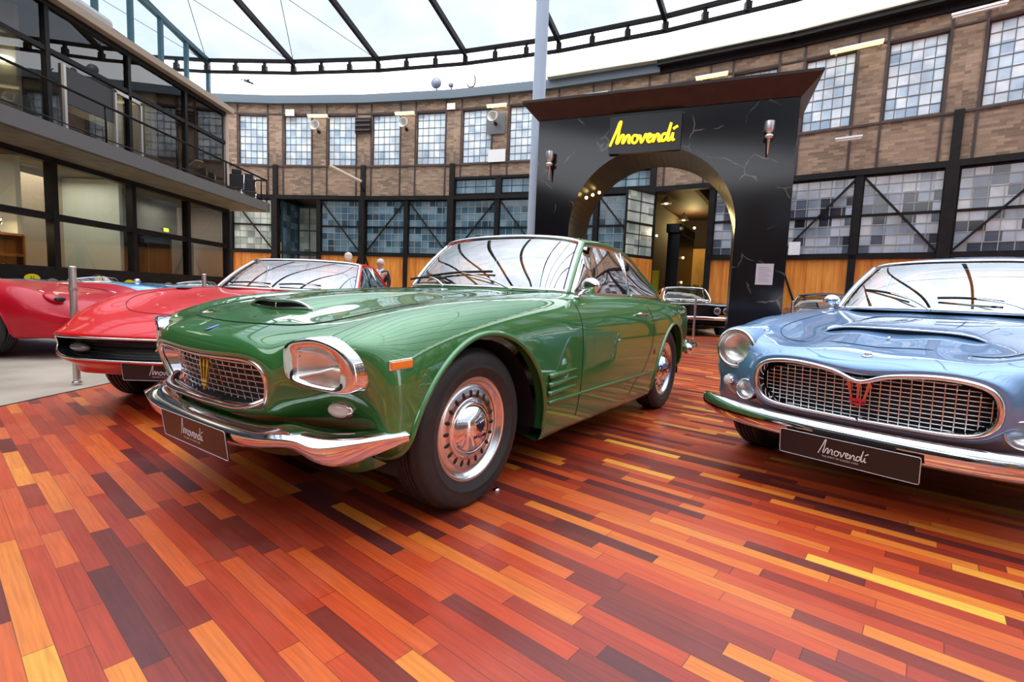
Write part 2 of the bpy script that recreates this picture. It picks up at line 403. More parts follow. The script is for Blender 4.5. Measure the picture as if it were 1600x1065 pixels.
def uv_quad(mb, o, ex, ez, u0, u1, z0, z1):
    pass
class Facet:
    """a flat stretch of wall: origin P0 on the ground, u along the wall, n towards the hall"""
    def __init__(s, P0, P1):
        s.P0 = Vector((P0[0], P0[1], 0)); d = Vector((P1[0]-P0[0], P1[1]-P0[1], 0)); s.W = d.length; s.e = d.normalized(); s.n = Vector((s.e.y, -s.e.x, 0))
        s.M3 = Matrix((s.e, s.n, Vector((0, 0, 1)))).transposed()
    def p(s, u, z, out=0.0): return s.P0+s.e*u+s.n*out+Vector((0, 0, z))
    def box(s, mb, u0, u1, z0, z1, d0, d1, mi=0):
        c = s.p((u0+u1)/2, (z0+z1)/2, (d0+d1)/2); mb.box(c, (abs(u1-u0), abs(d1-d0), abs(z1-z0)), mi=mi, M=s.M3)
def add_uv(o, fac_fn):
    me = o.data; uvl = me.uv_layers.new(name='UVMap')
    for poly in me.polygons:
        for li in poly.loop_indices:
            uvl.data[li].uv = fac_fn(me.vertices[me.loops[li].vertex_index].co)
    return o
def facet_uv(f): return lambda co: ((co-f.P0).dot(f.e), co.z)

def grid_window(f, u0, u1, z0, z1, nc, nr, pane, depth=-.06, frame=.05, bar=.018, heavy=None, name=None, steel=None, barmat=None):
    steel = steel or STEEL; m = MB(); gb = MB() if barmat else m
    f.box(m, u0, u0+frame, z0, z1, depth-.03, depth+.03); f.box(m, u1-frame, u1, z0, z1, depth-.03, depth+.03)
    f.box(m, u0+frame, u1-frame, z0, z0+frame, depth-.03, depth+.03); f.box(m, u0+frame, u1-frame, z1-frame, z1, depth-.03, depth+.03)
    for i in range(1, nc): u = u0+(u1-u0)*i/nc; f.box(gb, u-bar/2, u+bar/2, z0, z1, depth-.012, depth+.012)
    for j in range(1, nr):
        z = z0+(z1-z0)*j/nr; b = bar if not (heavy and j in heavy) else .07; f.box(gb if b == bar else m, u0, u1, z-b/2, z+b/2, depth-.013, depth+.013+(.02 if b > bar else 0))
    w = struct(m, name or sname('window'), steel)
    if barmat: gb.build('glazing_bars', barmat, w)
    q = MB(); q.add([f.p(u0, z0, depth), f.p(u1, z0, depth), f.p(u1, z1, depth), f.p(u0, z1, depth)], [(0, 1, 2, 3)])
    o = q.build('pane', pane, w); add_uv(o, lambda co: ((co-f.P0).dot(f.e)-u0+(f.P0.x*7.3 % 5)//1*3.1, co.z-z0))
    return w

# wall of the roundhouse
WC = Vector((-12.69, -15.18)); WR = 36.83
def wallp(deg, r=WR): a = R(deg); return (WC.x+r*math.sin(a), WC.y+r*math.cos(a))
COLA = [3.84+6.03*k for k in range(-2, 14)]
bw = MB(); buv = []
def brick_box(f, *a):
    i0 = len(bw.v); f.box(bw, *a); buv.append((i0, len(bw.v), f))
def back_wall():
    for k, a in enumerate(COLA[:-1]):
        f = Facet(wallp(a), wallp(COLA[k+1])); W = f.W; H = W/2
        simple = k > 9
        # columns and beams
        m = MB(); f.box(m, -.13, .13, 0, 4.54, -.10, .16); f.box(m, -.10, .10, 4.68, 5.92, -.05, .09); struct(m, sname('trim'), STEEL)
        m = MB(); f.box(m, 0, W, 4.52, 4.68, -.1, .12); f.box(m, H if k == 6 else 0, W, 2.24, 2.36, -.08, .08); struct(m, sname('trim'), STEEL)
        door = (k == 6)          # half of this bay stands open
        blue = k < 6
        extra = (k in (4, 5))
        wz0, wz1 = 5.92, 7.93
        zb = 4.68 if not extra else 5.36
        brick_box(f, 0, W, zb, wz0, -.30, 0); brick_box(f, 0, W, wz1, 8.34, -.30, 0)
        ww = 1.22; cs = [H/2, H*1.5]
        edges = [0]+[e for c in cs for e in (c-ww/2, c+ww/2)]+[W]
        for i in range(0, 6, 2): brick_box(f, edges[i], edges[i+1], wz0, wz1, -.30, 0)
        st = MB()
        for c in cs:
            for e in (c-ww/2-.03, c+ww/2+.03): f.box(st, e-.03, e+.03, zb, 8.34, .0, .025)
        f.box(st, 0, W, wz1+.02, wz1+.07, 0, .03); f.box(st, 0, W, wz0-.08, wz0-.02, 0, .035)
        struct(st, sname('trim'), RUSTSTEEL)
        for c in cs: grid_window(f, c-ww/2, c+ww/2, wz0, wz1, 5, 7, UPPANE, depth=-.10, frame=.04, bar=.020, steel=RUSTSTEEL, barmat=GREYBARS)
        if extra:
            for h in (0, 1): grid_window(f, h*H+.10, (h+1)*H-.06, 4.72, 5.32, 4, 2, LOPANE_BLUE, depth=-.05, bar=.016)
            m = MB(); f.box(m, 0, W, 5.30, 5.40, -.1, .05); f.box(m, H-.10, H+.14, 4.68, 5.36, -.12, .05); f.box(m, -.05, .14, 4.68, 5.36, -.12, .05); f.box(m, W-.10, W, 4.68, 5.36, -.12, .05); struct(m, sname('trim'), STEEL)
        for h in (0, 1):
            if door and h == 0: continue
            if k == 2 and h == 0: continue                    # open entrance next to the left building
            pm = (LOPANE_BLUE if k > 1 else LOPANE_WHITE) if blue else LOPANE_PALE
            grid_window(f, h*H+(.12 if h == 0 else .07), (h+1)*H-(.07 if h == 0 else .11), 2.36, 4.52, 6, 8, pm, depth=-.04, heavy=(4,), bar=.02, barmat=BARS)
            m = MB(); f.box(m, h*H+(.12 if h == 0 else .07), (h+1)*H-(.07 if h == 0 else .11), .12, 2.24, -.06, .02); o = struct(m, sname('trim'), OWOOD); add_uv(o, facet_uv(f))
            # diagonal brace of the gate leaf
            m = MB(); a0, a1 = (f.p(h*H+.14, 2.41, .03), f.p((h+1)*H-.06, 4.47, .03)) if h == 0 else (f.p(h*H+.10, 4.47, .03), f.p((h+1)*H-.14, 2.41, .03))
            m.beam(a0, a1, .05, .05, up=f.n)
            b0, b1 = (f.p(h*H+.14, 2.2, .05), f.p(h*H+.9, .2, .05)) if h == 0 else (f.p((h+1)*H-.14, 2.2, .05), f.p((h+1)*H-.9, .2, .05))
            m.beam(b0, b1, .05, .05, up=f.n); struct(m, sname('trim'), STEEL)
        m = MB(); f.box(m, H-.09, H+.09, 0, 4.52, -.06, .08); struct(m, sname('trim'), STEEL)
        # eaves
        left = k < 6
        m = MB()
        if left: f.box(m, -.02, W+.02, 8.34, 8.66, -.35, .22)
        else:
            f.box(m, -.02, W+.02, 8.34, 8.50, -.35, .10); f.box(m, -.02, W+.02, 8.50, 8.62, -.35, .38); 
        struct(m, sname('trim'), GREYSTEEL if left else STEEL)
        if not left or k == 5:
            m = MB(); f.box(m, -.02, W+.02, 8.63, 8.68, -.3, .46); struct(m, sname('trim'), mat('pale_gutter', (0.42, 0.46, 0.38), 0.5))
    o = bw.build('wall_back', BRICK); o['kind'] = 'structure'
    me = o.data; uvl = me.uv_layers.new(name='UVMap'); fo = [None]*len(me.vertices)
    for i0, i1, f in buv:
        for i in range(i0, i1): fo[i] = f
    for poly in me.polygons:
        side = abs(poly.normal.dot(fo[poly.vertices[0]].e)) > .7
        for li in poly.loop_indices:
            vi = me.loops[li].vertex_index; f = fo[vi]; co = me.vertices[vi].co; d = co-f.P0
            uvl.data[li].uv = ((d.dot(f.n) if side else d.dot(f.e)), co.z)

# left office building: glass front along x = LX
LX = -10.0; LY1 = 17.6
def left_building():
    f = Facet((LX, -15), (LX, LY1)); f2 = f
    base = 15.0
    U = lambda y: y+base
    ys = [-14.9, -12, -9, -6, -3, 0.2, 3.2, 6.3, 8.3, 10.95, 13.2, 15.4, 17.5]
    # floor slabs, roof, posts
    m = MB(); f.box(m, 0, U(LY1)+.0, 6.62, 6.79, -6, .25); struct(m, sname('trim'), mat('roof_edge', (0.42, 0.33, 0.24), 0.6))
    m = MB(); f.box(m, 0, U(LY1)+.25, 3.42, 3.56, -6, 1.20); struct(m, sname('trim'), noise_vary(mat('slab_soffit', (0.20, 0.15, 0.09), 0.7), 3, 0.3))
    m = MB(); f.box(m, 0, U(LY1)+.30, 3.44, 3.74, 1.20, 1.28); f.box(m, U(LY1)+.25, U(LY1)+.32, 3.44, 3.74, -.1, 1.28); struct(m, sname('trim'), mat('slab_edge', (0.13, 0.125, 0.12), 0.6))
    m = MB(); f.box(m, U(LY1)-.16, U(LY1), 0, 6.62, -.5, .04); f.box(m, U(LY1)-.1, U(LY1), 0, 6.62, -6, -.4); struct(m, 'wall_left', mat('plaster_light', (0.62, 0.50, 0.42), 0.7))
    for i, y in enumerate(ys):
        m = MB(); f.box(m, U(y)-.07, U(y)+.07, 0, 3.42, -.12, .06); struct(m, sname('trim'), STEEL)
        m = MB(); f.box(m, U(y)-.05, U(y)+.05, 3.56, 6.62, -.12, .04); struct(m, sname('trim'), STEEL)
    m = MB(); f.box(m, 0, U(LY1)-.16, 2.10, 2.24, -.08, .05); f.box(m, 0, U(LY1)-.16, 3.30, 3.42, -.10, .06); f.box(m, 0, U(LY1)-.16, 0, 1.02, -.10, .06); f.box(m, 0, U(LY1)-.16, 1.02, 1.10, -.05, .05); struct(m, sname('trim'), STEEL)
    m = MB(); f.box(m, 0, U(LY1)-.16, 5.58, 5.68, -.06, .03); f.box(m, 0, U(LY1)-.16, 6.50, 6.62, -.10, .05); f.box(m, 0, U(LY1)-.16, 3.56, 3.64, -.06, .03); struct(m, sname('trim'), STEEL)
    gl = glass_mat('facade_glass', (0.80, 0.84, 0.83), 1.7)
    for i in range(len(ys)-1):
        for (z0, z1) in ((1.10, 2.10), (2.24, 3.30), (3.64, 5.58), (5.68, 6.50)):
            m = MB(); m.add([f.p(U(ys[i])+.07, z0, -.02), f.p(U(ys[i+1])-.07, z0, -.02), f.p(U(ys[i+1])-.07, z1, -.02), f.p(U(ys[i])+.07, z1, -.02)], [(0, 1, 2, 3)]); struct(m, sname('window'), gl)
    # rooms behind the glass
    beige = mat('room_beige', (0.42, 0.34, 0.25), 0.8); grey = mat('room_grey', (0.38, 0.38, 0.35), 0.8); dark = mat('room_dark', (0.03, 0.026, 0.025), 0.8)
    m = MB(); f.box(m, 0, U(13.2), .02, 3.4, -1.75, -1.65); struct(m, 'wall_left_rooms', beige)
    m = MB(); f.box(m, U(13.3), U(15.4), .02, 2.2, -.60, -.50); struct(m, 'wall_left_dark', dark)
    m = MB(); f.box(m, U(13.3), U(LY1)-.2, 2.2, 3.4, -1.75, -1.65); f.box(m, U(15.5), U(LY1)-.2, .02, 2.2, -1.2, -1.1); struct(m, 'wall_left_grey', grey)
    m = MB(); f.box(m, U(13.02), U(13.14), .02, 3.4, -1.65, -.2); f.box(m, U(10.75), U(10.87), .02, 3.4, -1.65, -.6); struct(m, 'wall_left_partition', mat('partition_pale', (0.58, 0.62, 0.55), 0.7))
    m = MB(); f.box(m, 0, U(LY1)-.2, 3.58, 6.5, -3.6, -3.5); struct(m, 'wall_left_upper', noise_vary(mat('upper_room', (0.12, 0.10, 0.085), 0.8), 0.6, 0.4))
    m = MB(); f.box(m, U(10.9), U(11.0), 3.58, 6.5, -3.5, -.6); f.box(m, U(13.1), U(13.3), 3.58, 6.5, -3.5, -1.6); f.box(m, U(15.5), U(15.62), 3.58, 6.5, -3.5, -1.0); struct(m, 'wall_left_upper_partition', mat('upper_partition', (0.34, 0.31, 0.25), 0.8))
    m = MB(); f.box(m, 0, U(LY1)-.2, 6.50, 6.56, -3.6, -.1); struct(m, 'ceiling_left', dark)
    # doors
    m = MB(); f.box(m, U(14.35), U(15.2), .05, 1.98, -.50, -.44); d = struct(m, sname('door'), mat('brown_door', (0.07, 0.028, 0.018), 0.5))
    m = MB(); f.box(m, U(14.28), U(14.35), .05, 2.05, -.52, -.42); f.box(m, U(15.2), U(15.27), .05, 2.05, -.52, -.42); f.box(m, U(14.35), U(15.2), 1.98, 2.05, -.52, -.42); m.build('door_frame', mat('door_frame_wood', (0.16, 0.09, 0.06), 0.5), d)
    m = MB()
    for (a, b) in ((11.30, 11.36), (12.70, 12.76), (13.55, 13.61)): f.box(m, U(a), U(b), 3.64, 5.50, -.02, .04)
    f.box(m, U(12.7), U(13.61), 5.44, 5.52, -.02, .04); d = struct(m, sname('door'), mat('alu_frame', (0.55, 0.52, 0.48), 0.35, 0.6))
    m = MB(); f.box(m, U(11.36), U(12.7), 4.7, 5.48, -.05, -.01); m.build('dark_panel', mat('blackboard', (0.05, 0.05, 0.052), 0.6), d)
    m = MB(); f.box(m, U(11.36), U(12.7), 3.64, 4.6, -.30, -.24); m.build('dark_cabinet', mat('brown_cabinet', (0.06, 0.03, 0.022), 0.5), d)
    # balcony railing (fixed to the slab)
    m = MB(); m.tube([f.p(0, 4.52, 1.20), f.p(U(LY1)+.28, 4.52, 1.20), f.p(U(LY1)+.28, 4.52, 1.2)], .028, 8); m.tube([f.p(U(LY1)+.28, 4.52, 1.20), f.p(U(LY1)+.28, 4.52, .0)], .028, 8)
    m.tube([f.p(0, 3.84, 1.20), f.p(U(LY1)+.28, 3.84, 1.20)], .014, 6)
    for y in ys+[LY1+.28]: m.tube([f.p(U(y), 3.74, 1.20), f.p(U(y), 4.52, 1.20)], .022, 6)
    struct(m, sname('trim'), STEEL)
    # pale plant box on the roof and the clerestory glazing behind it
    dq = CAMP+ray(126, 22)*((LX-.7)/ray(126, 22).x); m = MB(); f.box(m, U(dq.y-.55), U(dq.y+.55), 6.79, 7.35, -1.1, -.3); o = m.build('roof_duct', mat('duct_grey', (0.45, 0.45, 0.42), 0.5), bevel=.12)
    tag(o, 'pale boxy duct on the flat roof of the glass office front', 'duct')
    g2 = Facet((-10.9, 2.0), (-11.58, 19.2)); W = g2.W; m = MB()
    st = np.linspace(0, W, 14)
    for u in st: g2.box(m, u-.06, u+.06, 6.7, 9.05+.06*(W-u), -.06, .06)
    m.beam(g2.p(0, 9.0+.06*W), g2.p(W, 9.0), .16, .14); m.beam(g2.p(0, 7.75), g2.p(W, 7.75), .08, .07); m.beam(g2.p(0, 6.75), g2.p(W, 6.75), .12, .14)
    w = struct(m, sname('window'), CYANFRAME)
    q = MB(); q.add([g2.p(0, 6.8, 0), g2.p(W, 6.8, 0), g2.p(W, 9.0, 0), g2.p(0, 9.0+.06*W, 0)], [(0, 1, 2, 3)]); q.build('pane', glass_mat('clear_pane', (0.9, 0.97, 1.0), 1.3), w)

# glass roof on a ring truss
RC = Vector((-11.59, -13.42)); RR = 32.57; RZ = 9.02
def roofp(deg, r, z): a = R(deg); return Vector((RC.x+r*math.sin(a), RC.y+r*math.cos(a), z))
def roof():
    A = [0.0+5.74*k for k in range(-5, 24)]
    A = sorted(A)
    zr = lambda r: RZ+min(3.4, 0.14*(RR-r))
    gm = bpy.data.materials.new('roof_panes'); gm.use_nodes = True; nt, N, L, MATH = nodes_of(gm); nt.nodes.clear()
    o = N('ShaderNodeOutputMaterial'); t = N('ShaderNodeBsdfTransparent'); d = N('ShaderNodeBsdfTranslucent'); mx = N('ShaderNodeMixShader'); tc = N('ShaderNodeTexCoord'); n = N('ShaderNodeTexNoise')
    L(tc.outputs['Object'], n.inputs['Vector']); n.inputs['Scale'].default_value = 0.5; n.inputs['Detail'].default_value = 5
    L(ramp(N, L, n.outputs['Fac'], [(0.35, (ROOF_T*.80, ROOF_T*.90, ROOF_T*1.02)), (0.65, (ROOF_T, ROOF_T*1.06, ROOF_T*1.14))]), t.inputs[0]); L(t.outputs[0], o.inputs[0])
    m = MB()
    for a, b in zip(A[:-1], A[1:]):
        rs = [RR, RR-6, RR-12, RR-18, RR-24.3, 2.0]
        for r0, r1 in zip(rs[:-1], rs[1:]):
            i = len(m.v); m.add([roofp(a, r0, zr(r0)), roofp(b, r0, zr(r0)), roofp(b, r1, zr(r1)), roofp(a, r1, zr(r1))], [(0, 1, 2, 3)])
    c = m.build('ceiling', gm); c['kind'] = 'structure'
    for a in A:
        m = MB()
        for r0, r1 in ((RR, RR-24.3), (RR-24.3, 2.0)): m.beam(roofp(a, r0, zr(r0)-.10), roofp(a, r1, zr(r1)-.10), .11, .18)
        struct(m, sname('trim'), STEEL)
    ring = MB()
    for a, b in zip(A[:-1], A[1:]):
        ring.beam(roofp(a, RR, RZ-.02), roofp(b, RR, RZ-.02), .13, .10); ring.beam(roofp(a, RR, RZ-.42), roofp(b, RR, RZ-.42), .10, .09)
        for k in range(3):
            p, q = roofp(a, RR, RZ).lerp(roofp(b, RR, RZ), k/3), roofp(a, RR, RZ-.44).lerp(roofp(b, RR, RZ-.44), k/3); ring.beam(p, q, .09, .09)
            ring.beam(q+Vector((0, 0, .25)), q+Vector((0, 0, .0)), .16, .16)
    struct(ring, sname('trim'), STEEL)
    pur = MB()
    for r in (RR-6, RR-12, RR-18, RR-24.3):
        for a, b in zip(A[:-1], A[1:]): pur.beam(roofp(a, r, zr(r)-.06), roofp(b, r, zr(r)-.06), .04, .06)
    for a, b in zip(A[:-1], A[1:]):
        for r0, r1 in ((RR, RR-6), (RR-6, RR-12)):
            if a < 6: pur.tube([roofp(a, r0, zr(r0)-.08), roofp(b, r1, zr(r1)-.08)], .012, 4); pur.tube([roofp(b, r0, zr(r0)-.08), roofp(a, r1, zr(r1)-.08)], .012, 4)
    struct(pur, sname('trim'), mat('cable_grey', (0.25, 0.27, 0.30), 0.4))

def rest_of_hall():
    # side and rear walls, out of the frame but mirrored in the paintwork
    m = MB(); m.boxb(-24, 26, -15.4, -15.0, 0, 8.6); o = struct(m, 'wall_rear', BRICK); add_uv(o, lambda co: (co.x, co.z))
    f = Facet((24, -15), (-22, -15))
    for i in range(10): grid_window(f, 2+4.4*i, 4.6+4.4*i, 5.4, 7.8, 6, 6, UPPANE, depth=.06, steel=RUSTSTEEL); grid_window(f, 2+4.4*i, 4.6+4.4*i, 1.2, 4.0, 6, 6, LOPANE_BLUE, depth=.06)

def behind_wall():
    # the engine sheds behind the wall: outer shell, roof; rooms seen through the open gates
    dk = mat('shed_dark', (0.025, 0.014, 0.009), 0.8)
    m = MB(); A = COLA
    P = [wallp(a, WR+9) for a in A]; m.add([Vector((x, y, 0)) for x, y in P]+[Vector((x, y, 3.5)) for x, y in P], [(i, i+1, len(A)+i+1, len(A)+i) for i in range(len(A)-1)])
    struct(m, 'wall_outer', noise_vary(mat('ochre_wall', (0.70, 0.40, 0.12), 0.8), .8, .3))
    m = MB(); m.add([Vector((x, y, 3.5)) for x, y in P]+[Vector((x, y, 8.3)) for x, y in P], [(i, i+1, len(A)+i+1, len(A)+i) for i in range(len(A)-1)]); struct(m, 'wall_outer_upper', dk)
    m = MB(); Q = [wallp(a, WR+.1) for a in A]
    m.add([Vector((x, y, 4.9)) for x, y in Q]+[Vector((x, y, 4.9)) for x, y in P], [(i, i+1, len(A)+i+1, len(A)+i) for i in range(len(A)-1)])
    for a in np.arange(-6, 60, 3.0):
        p0, p1 = wallp(a, WR+.3), wallp(a, WR+8.9); m.beam((p0[0], p0[1], 4.75), (p1[0], p1[1], 4.75), .16, .26)
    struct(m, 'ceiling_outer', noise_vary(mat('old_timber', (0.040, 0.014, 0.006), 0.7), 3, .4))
    # glazed porch in the bay beside the office front
    f = Facet(wallp(COLA[2]), wallp(COLA[3])); H = f.W/2
    grid_window(f, .1, H-.1, .1, 4.5, 3, 4, LOPANE_WHITE, depth=-1.5, frame=.10, bar=.05, steel=CYANFRAME)
    g = Facet(f.p(.14, 0, -1.5).to_2d(), f.p(.14, 0, -.1).to_2d()); grid_window(g, 0, 1.3, .1, 4.5, 2, 4, LOPANE_BLUE, depth=0, steel=CYANFRAME)
    g = Facet(f.p(H-.12, 0, -.1).to_2d(), f.p(H-.12, 0, -1.5).to_2d()); grid_window(g, 0, 1.3, .1, 4.5, 2, 4, LOPANE_BLUE, depth=0, steel=CYANFRAME)
    # open gate leaf swung out beside the gateway
    f = Facet(wallp(COLA[6]), wallp(COLA[7])); H = f.W/2
    a = f.p(.14, 0, .1); b = a+(f.n*1.35-f.e*.55); g = Facet(a.to_2d(), b.to_2d()); w = grid_window(g, .02, g.W, 2.3, 4.45, 2, 6, LOPANE_WHITE, depth=0, heavy=(3,), bar=.022, name=sname('door'))
    m = MB(); g.box(m, .02, g.W, .1, 2.25, -.03, .03); o = m.build('board_panel', OWOOD, w); add_uv(o, facet_uv(g))
    # room behind it
    m = MB(); f.box(m, .30, .72, 0, 3.6, -3.6, -1.2); f.box(m, .28, .74, 3.3, 3.6, -3.6, -1.0); struct(m, 'wall_partition', mat('partition_black', (0.01, 0.012, 0.014), 0.25))
    m = MB(); f.box(m, -.9, -.8, 0, 4.8, -8.5, -.4); struct(m, 'wall_side_room', mat('room_grey_wall', (0.07, 0.05, 0.035), 0.8))
    return f
def floors():
    m = MB(); m.boxb(-24, 28, -15, 34, -.30, -.015); o = struct(m, 'floor', concrete_mat())
    deck = [(-3.86, -15), (26, -15), (26, 4), (18, 10), (12, 12.2), (7.0, 12.9), (-3.2, 14.0)]
    m = MB(); m.prism(deck, Matrix.Translation((0, 0, -.014)), .014); o = struct(m, 'floor_deck', wood_floor_mat())
    m = MB(); m.beam((-3.86, -15, -.008), (-3.2, 14.0, -.008), .02, .02); struct(m, sname('trim'), STEEL)

ROOF_T = 0.34
floors(); back_wall(); left_building(); roof(); rest_of_hall(); GF = behind_wall()
# ---------------------------------------------------------------- car body surface
class Body:
    """closed car skin: sections from the mouth rim to the tail, each a half loop from top centre to bottom centre"""
    def __init__(s, net, pu=0.7, pv=0.7):
        P = np.array(net, float); s.ns, s.nv = P.shape[:2]
        mir = P[:, :0:-1].copy(); mir[:, :, 1] *= -1
        s.P = np.concatenate([mir, P], 1)                       # (ns, 2nv-1, 3)
        du = (np.linalg.norm(np.diff(P, axis=0), axis=2)).mean(1)**pu
        s.uk = np.concatenate([[0], np.cumsum(du+1e-6)])
        dv = (np.linalg.norm(np.diff(P, axis=1), axis=2)**pv).mean(0)
        h = np.concatenate([[0], np.cumsum(dv+1e-6)])
        s.vk = np.concatenate([-h[:0:-1], h]); s.vh = h
        s.M = _sd(s.uk, s.P)
    def ev(s, u, V):
        """u (m), V (m,n) -> (m,n,3)"""
        u = np.asarray(u, float)
        Q = spline(s.uk, s.P, u)                                # (m, 2nv-1, 3)
        Qt = np.swapaxes(Q, 0, 1); M2 = np.swapaxes(_sd(s.vk, Qt), 0, 1)
        V = np.asarray(V, float); i = np.clip(np.searchsorted(s.vk, V)-1, 0, len(s.vk)-2)
        h = s.vk[i+1]-s.vk[i]; a = ((s.vk[i+1]-V)/h)[..., None]; b = ((V-s.vk[i])/h)[..., None]; h = h[..., None]
        r = np.arange(len(u))[:, None]
        return a*Q[r, i]+b*Q[r, i+1]+((a**3-a)*M2[r, i]+(b**3-b)*M2[r, i+1])*h*h/6
    def vj(s, j):
        k = int(math.floor(j)); k = min(k, s.nv-2)
        return s.vh[k]+(s.vh[k+1]-s.vh[k])*(j-k)
    def u_for_x(s, xs, j):
        ud = np.linspace(0, s.uk[-1], 1500); x = s.ev(ud, np.full((1500, 1), s.vj(j)))[:, 0, 0]
        return np.interp(-np.asarray(xs), -np.minimum.accumulate(x), ud)
    def mesh(s, arches, hole=None, nA=30, nB=36, ju=4, jend=None, nu=150, hole_j=3.0, cut=None):
        """arches: (xc, Rfront, Rback, ztop, zbase); hole: (xfront, xback) cabin opening"""
        jend = s.nv-1 if jend is None else jend
        xr = []                                                  # break-points along x: (x, tag)
        us = list(np.linspace(0, s.uk[-1], nu))
        # denser at the nose
        us += list(np.linspace(0, s.uk[5], 70))
        ja = 6.5
        for (xc, Rf, Rb, zt, zb) in arches:
            xs = [xc+Rf*math.cos(t) for t in np.linspace(0.02, math.pi/2, 40)]+[xc-Rb*math.cos(t) for t in np.linspace(0.02, math.pi/2, 40)]
            us += list(s.u_for_x(xs, ja))
            us += list(s.u_for_x([xc+Rf+0.003, xc-Rb-0.003], ja))
        hu = None
        if hole:
            hu = s.u_for_x([hole[0]], 0)[0], s.u_for_x([hole[1]], 0)[0]
            us += [hu[0]-1e-5, hu[0]+1e-5, hu[1]-1e-5, hu[1]+1e-5]
        us = np.array(sorted(us)); keep = [0]
        for k in range(1, len(us)):
            if us[k]-us[keep[-1]] > 1e-6: keep.append(k)
        us = us[keep]; m = len(us)
        vA, vE = s.vj(ju), s.vj(jend)
        v0 = np.zeros(m)
        if hole: v0[(us > hu[0]) & (us < hu[1])] = s.vj(hole_j)
        # arch trim
        vd = np.linspace(vA, vE, 500); D = s.ev(us, np.tile(vd, (m, 1)))
        vend = np.full(m, vE); aid = np.full(m, -1)
        for ai, (xc, Rf, Rb, zt, zb) in enumerate(arches):
            dx = D[..., 0]-xc; q = np.where(dx > 0, dx/Rf, -dx/Rb)
            za = np.where(q < 1, zb+(zt-zb)*np.sqrt(np.clip(1-q*q, 0, 1)), -9)
            g = D[..., 2]-za
            for k in range(m):
                w = np.where((g[k, :-1] > 0) & (g[k, 1:] <= 0) & (D[k, 1:, 1] > 0.45) & (q[k, 1:] < 1))[0]
                if len(w):
                    i = w[0]; t = g[k, i]/(g[k, i]-g[k, i+1]); vend[k] = vd[i]+t*(vd[i+1]-vd[i]); aid[k] = ai
        a = np.linspace(0, 1, nA)[None]; b = np.linspace(0, 1, nB)[None, 1:] if False else np.linspace(0, 1, nB)[None][:, 1:]
        V = np.concatenate([v0[:, None]+(vA-v0)[:, None]*a, vA+(vend-vA)[:, None]*b], 1)
        S = s.ev(us, V); e = 1e-4*s.uk[-1]
        u1, u0 = np.clip(us+e, 0, s.uk[-1]), np.clip(us-e, 0, s.uk[-1])
        Tu = s.ev(u1, V)-s.ev(u0, V); ev_ = 1e-4*s.vk[-1]
        Tv = s.ev(us, np.clip(V+ev_, None, s.vk[-1]))-s.ev(us, V-ev_)
        N = np.cross(Tu, Tv); N /= (np.linalg.norm(N, axis=2, keepdims=True)+1e-12)
        # orient outward (side point should have +y normal)
        flip = float((N[:, nA:nA+8, 1]).mean()) < 0
        if flip: N = -N
        n = V.shape[1]
        S[:, 0, 1] = np.where(v0 < 1e-9, 0.0, S[:, 0, 1])
        mb = MB()
        cen = (S[:-1, :-1]+S[1:, 1:])/2
        cutm = np.zeros(cen.shape[:2], bool) if cut is None else cut(cen)
        extra = []
        for k in range(m-1):                                     # close the strips where the trim changes
            if aid[k] != aid[k+1] or v0[k] != v0[k+1]:
                a_, b_ = (k, k+1) if (aid[k] < 0 and v0[k] == 0) else (k+1, k)
                extra.append((a_, b_, s.ev([us[a_]], V[b_:b_+1])[0], S[b_], N[b_]))
        for sg in (1, -1):
            PS = S.copy(); PN = N.copy(); PS[..., 1] *= sg; PN[..., 1] *= sg
            F = []
            for k in range(m-1):
                for j in range(n-1):
                    if aid[k] != aid[k+1] and j >= nA-1: continue
                    if v0[k] != v0[k+1] and j < nA-1: continue
                    if cutm[k, j]: continue
                    q = (k*n+j, k*n+j+1, (k+1)*n+j+1, (k+1)*n+j)
                    F.append(q if (sg > 0) == flip else q[::-1])
            mb.add(PS.reshape(-1, 3), F, 0, True, PN.reshape(-1, 3))
            for a_, b_, PA, PB, NB in extra:
                G = np.concatenate([PA, PB]); G[:, 1] *= sg; NN = np.concatenate([NB, NB]); NN[:, 1] *= sg
                rng = range(n-1) if v0[a_] == v0[b_] else range(nA-1, n-1)
                FF = [(j, j+1, n+j+1, n+j) for j in rng if not (v0[a_] == v0[b_] and j < nA-1)]
                if (a_ < b_) != ((sg > 0) == flip): FF = [q[::-1] for q in FF]
                mb.add(G, FF, 0, True, NN)
        s.arch_edges = []
        for ai in range(len(arches)):
            ks = [k for k in range(m) if aid[k] == ai]
            s.arch_edges.append([Vector(S[k, -1]) for k in ks])
        # bvh of +y half for dropping details on the skin
        F2 = [(k*n+j, k*n+j+1, (k+1)*n+j+1, (k+1)*n+j) for k in range(m-1) for j in range(n-1) if aid[k] == aid[k+1]]
        s.bvh = BVHTree.FromPolygons([Vector(p) for p in S.reshape(-1, 3)], F2)
        return mb
    def top(s, x, y, lift=0.0):
        h = s.bvh.ray_cast(Vector((x, abs(y)+1e-5, 3)), Vector((0, 0, -1)))
        if h[0] is None: return Vector((x, y, 0))
        p = h[0]; nn = h[1] if h[1].z > 0 else -h[1]
        p = p + nn*lift
        return Vector((p.x, math.copysign(p.y, y) if abs(y) > 1e-6 else 0, p.z))
    def side(s, x, z, lift=0.0, sg=1):
        h = s.bvh.ray_cast(Vector((x, 3, z)), Vector((0, -1, 0)))
        if h[0] is None: return Vector((x, sg*0.8, z))
        nn = h[1] if h[1].y > 0 else -h[1]
        p = h[0]+nn*lift
        return Vector((p.x, sg*p.y, p.z))
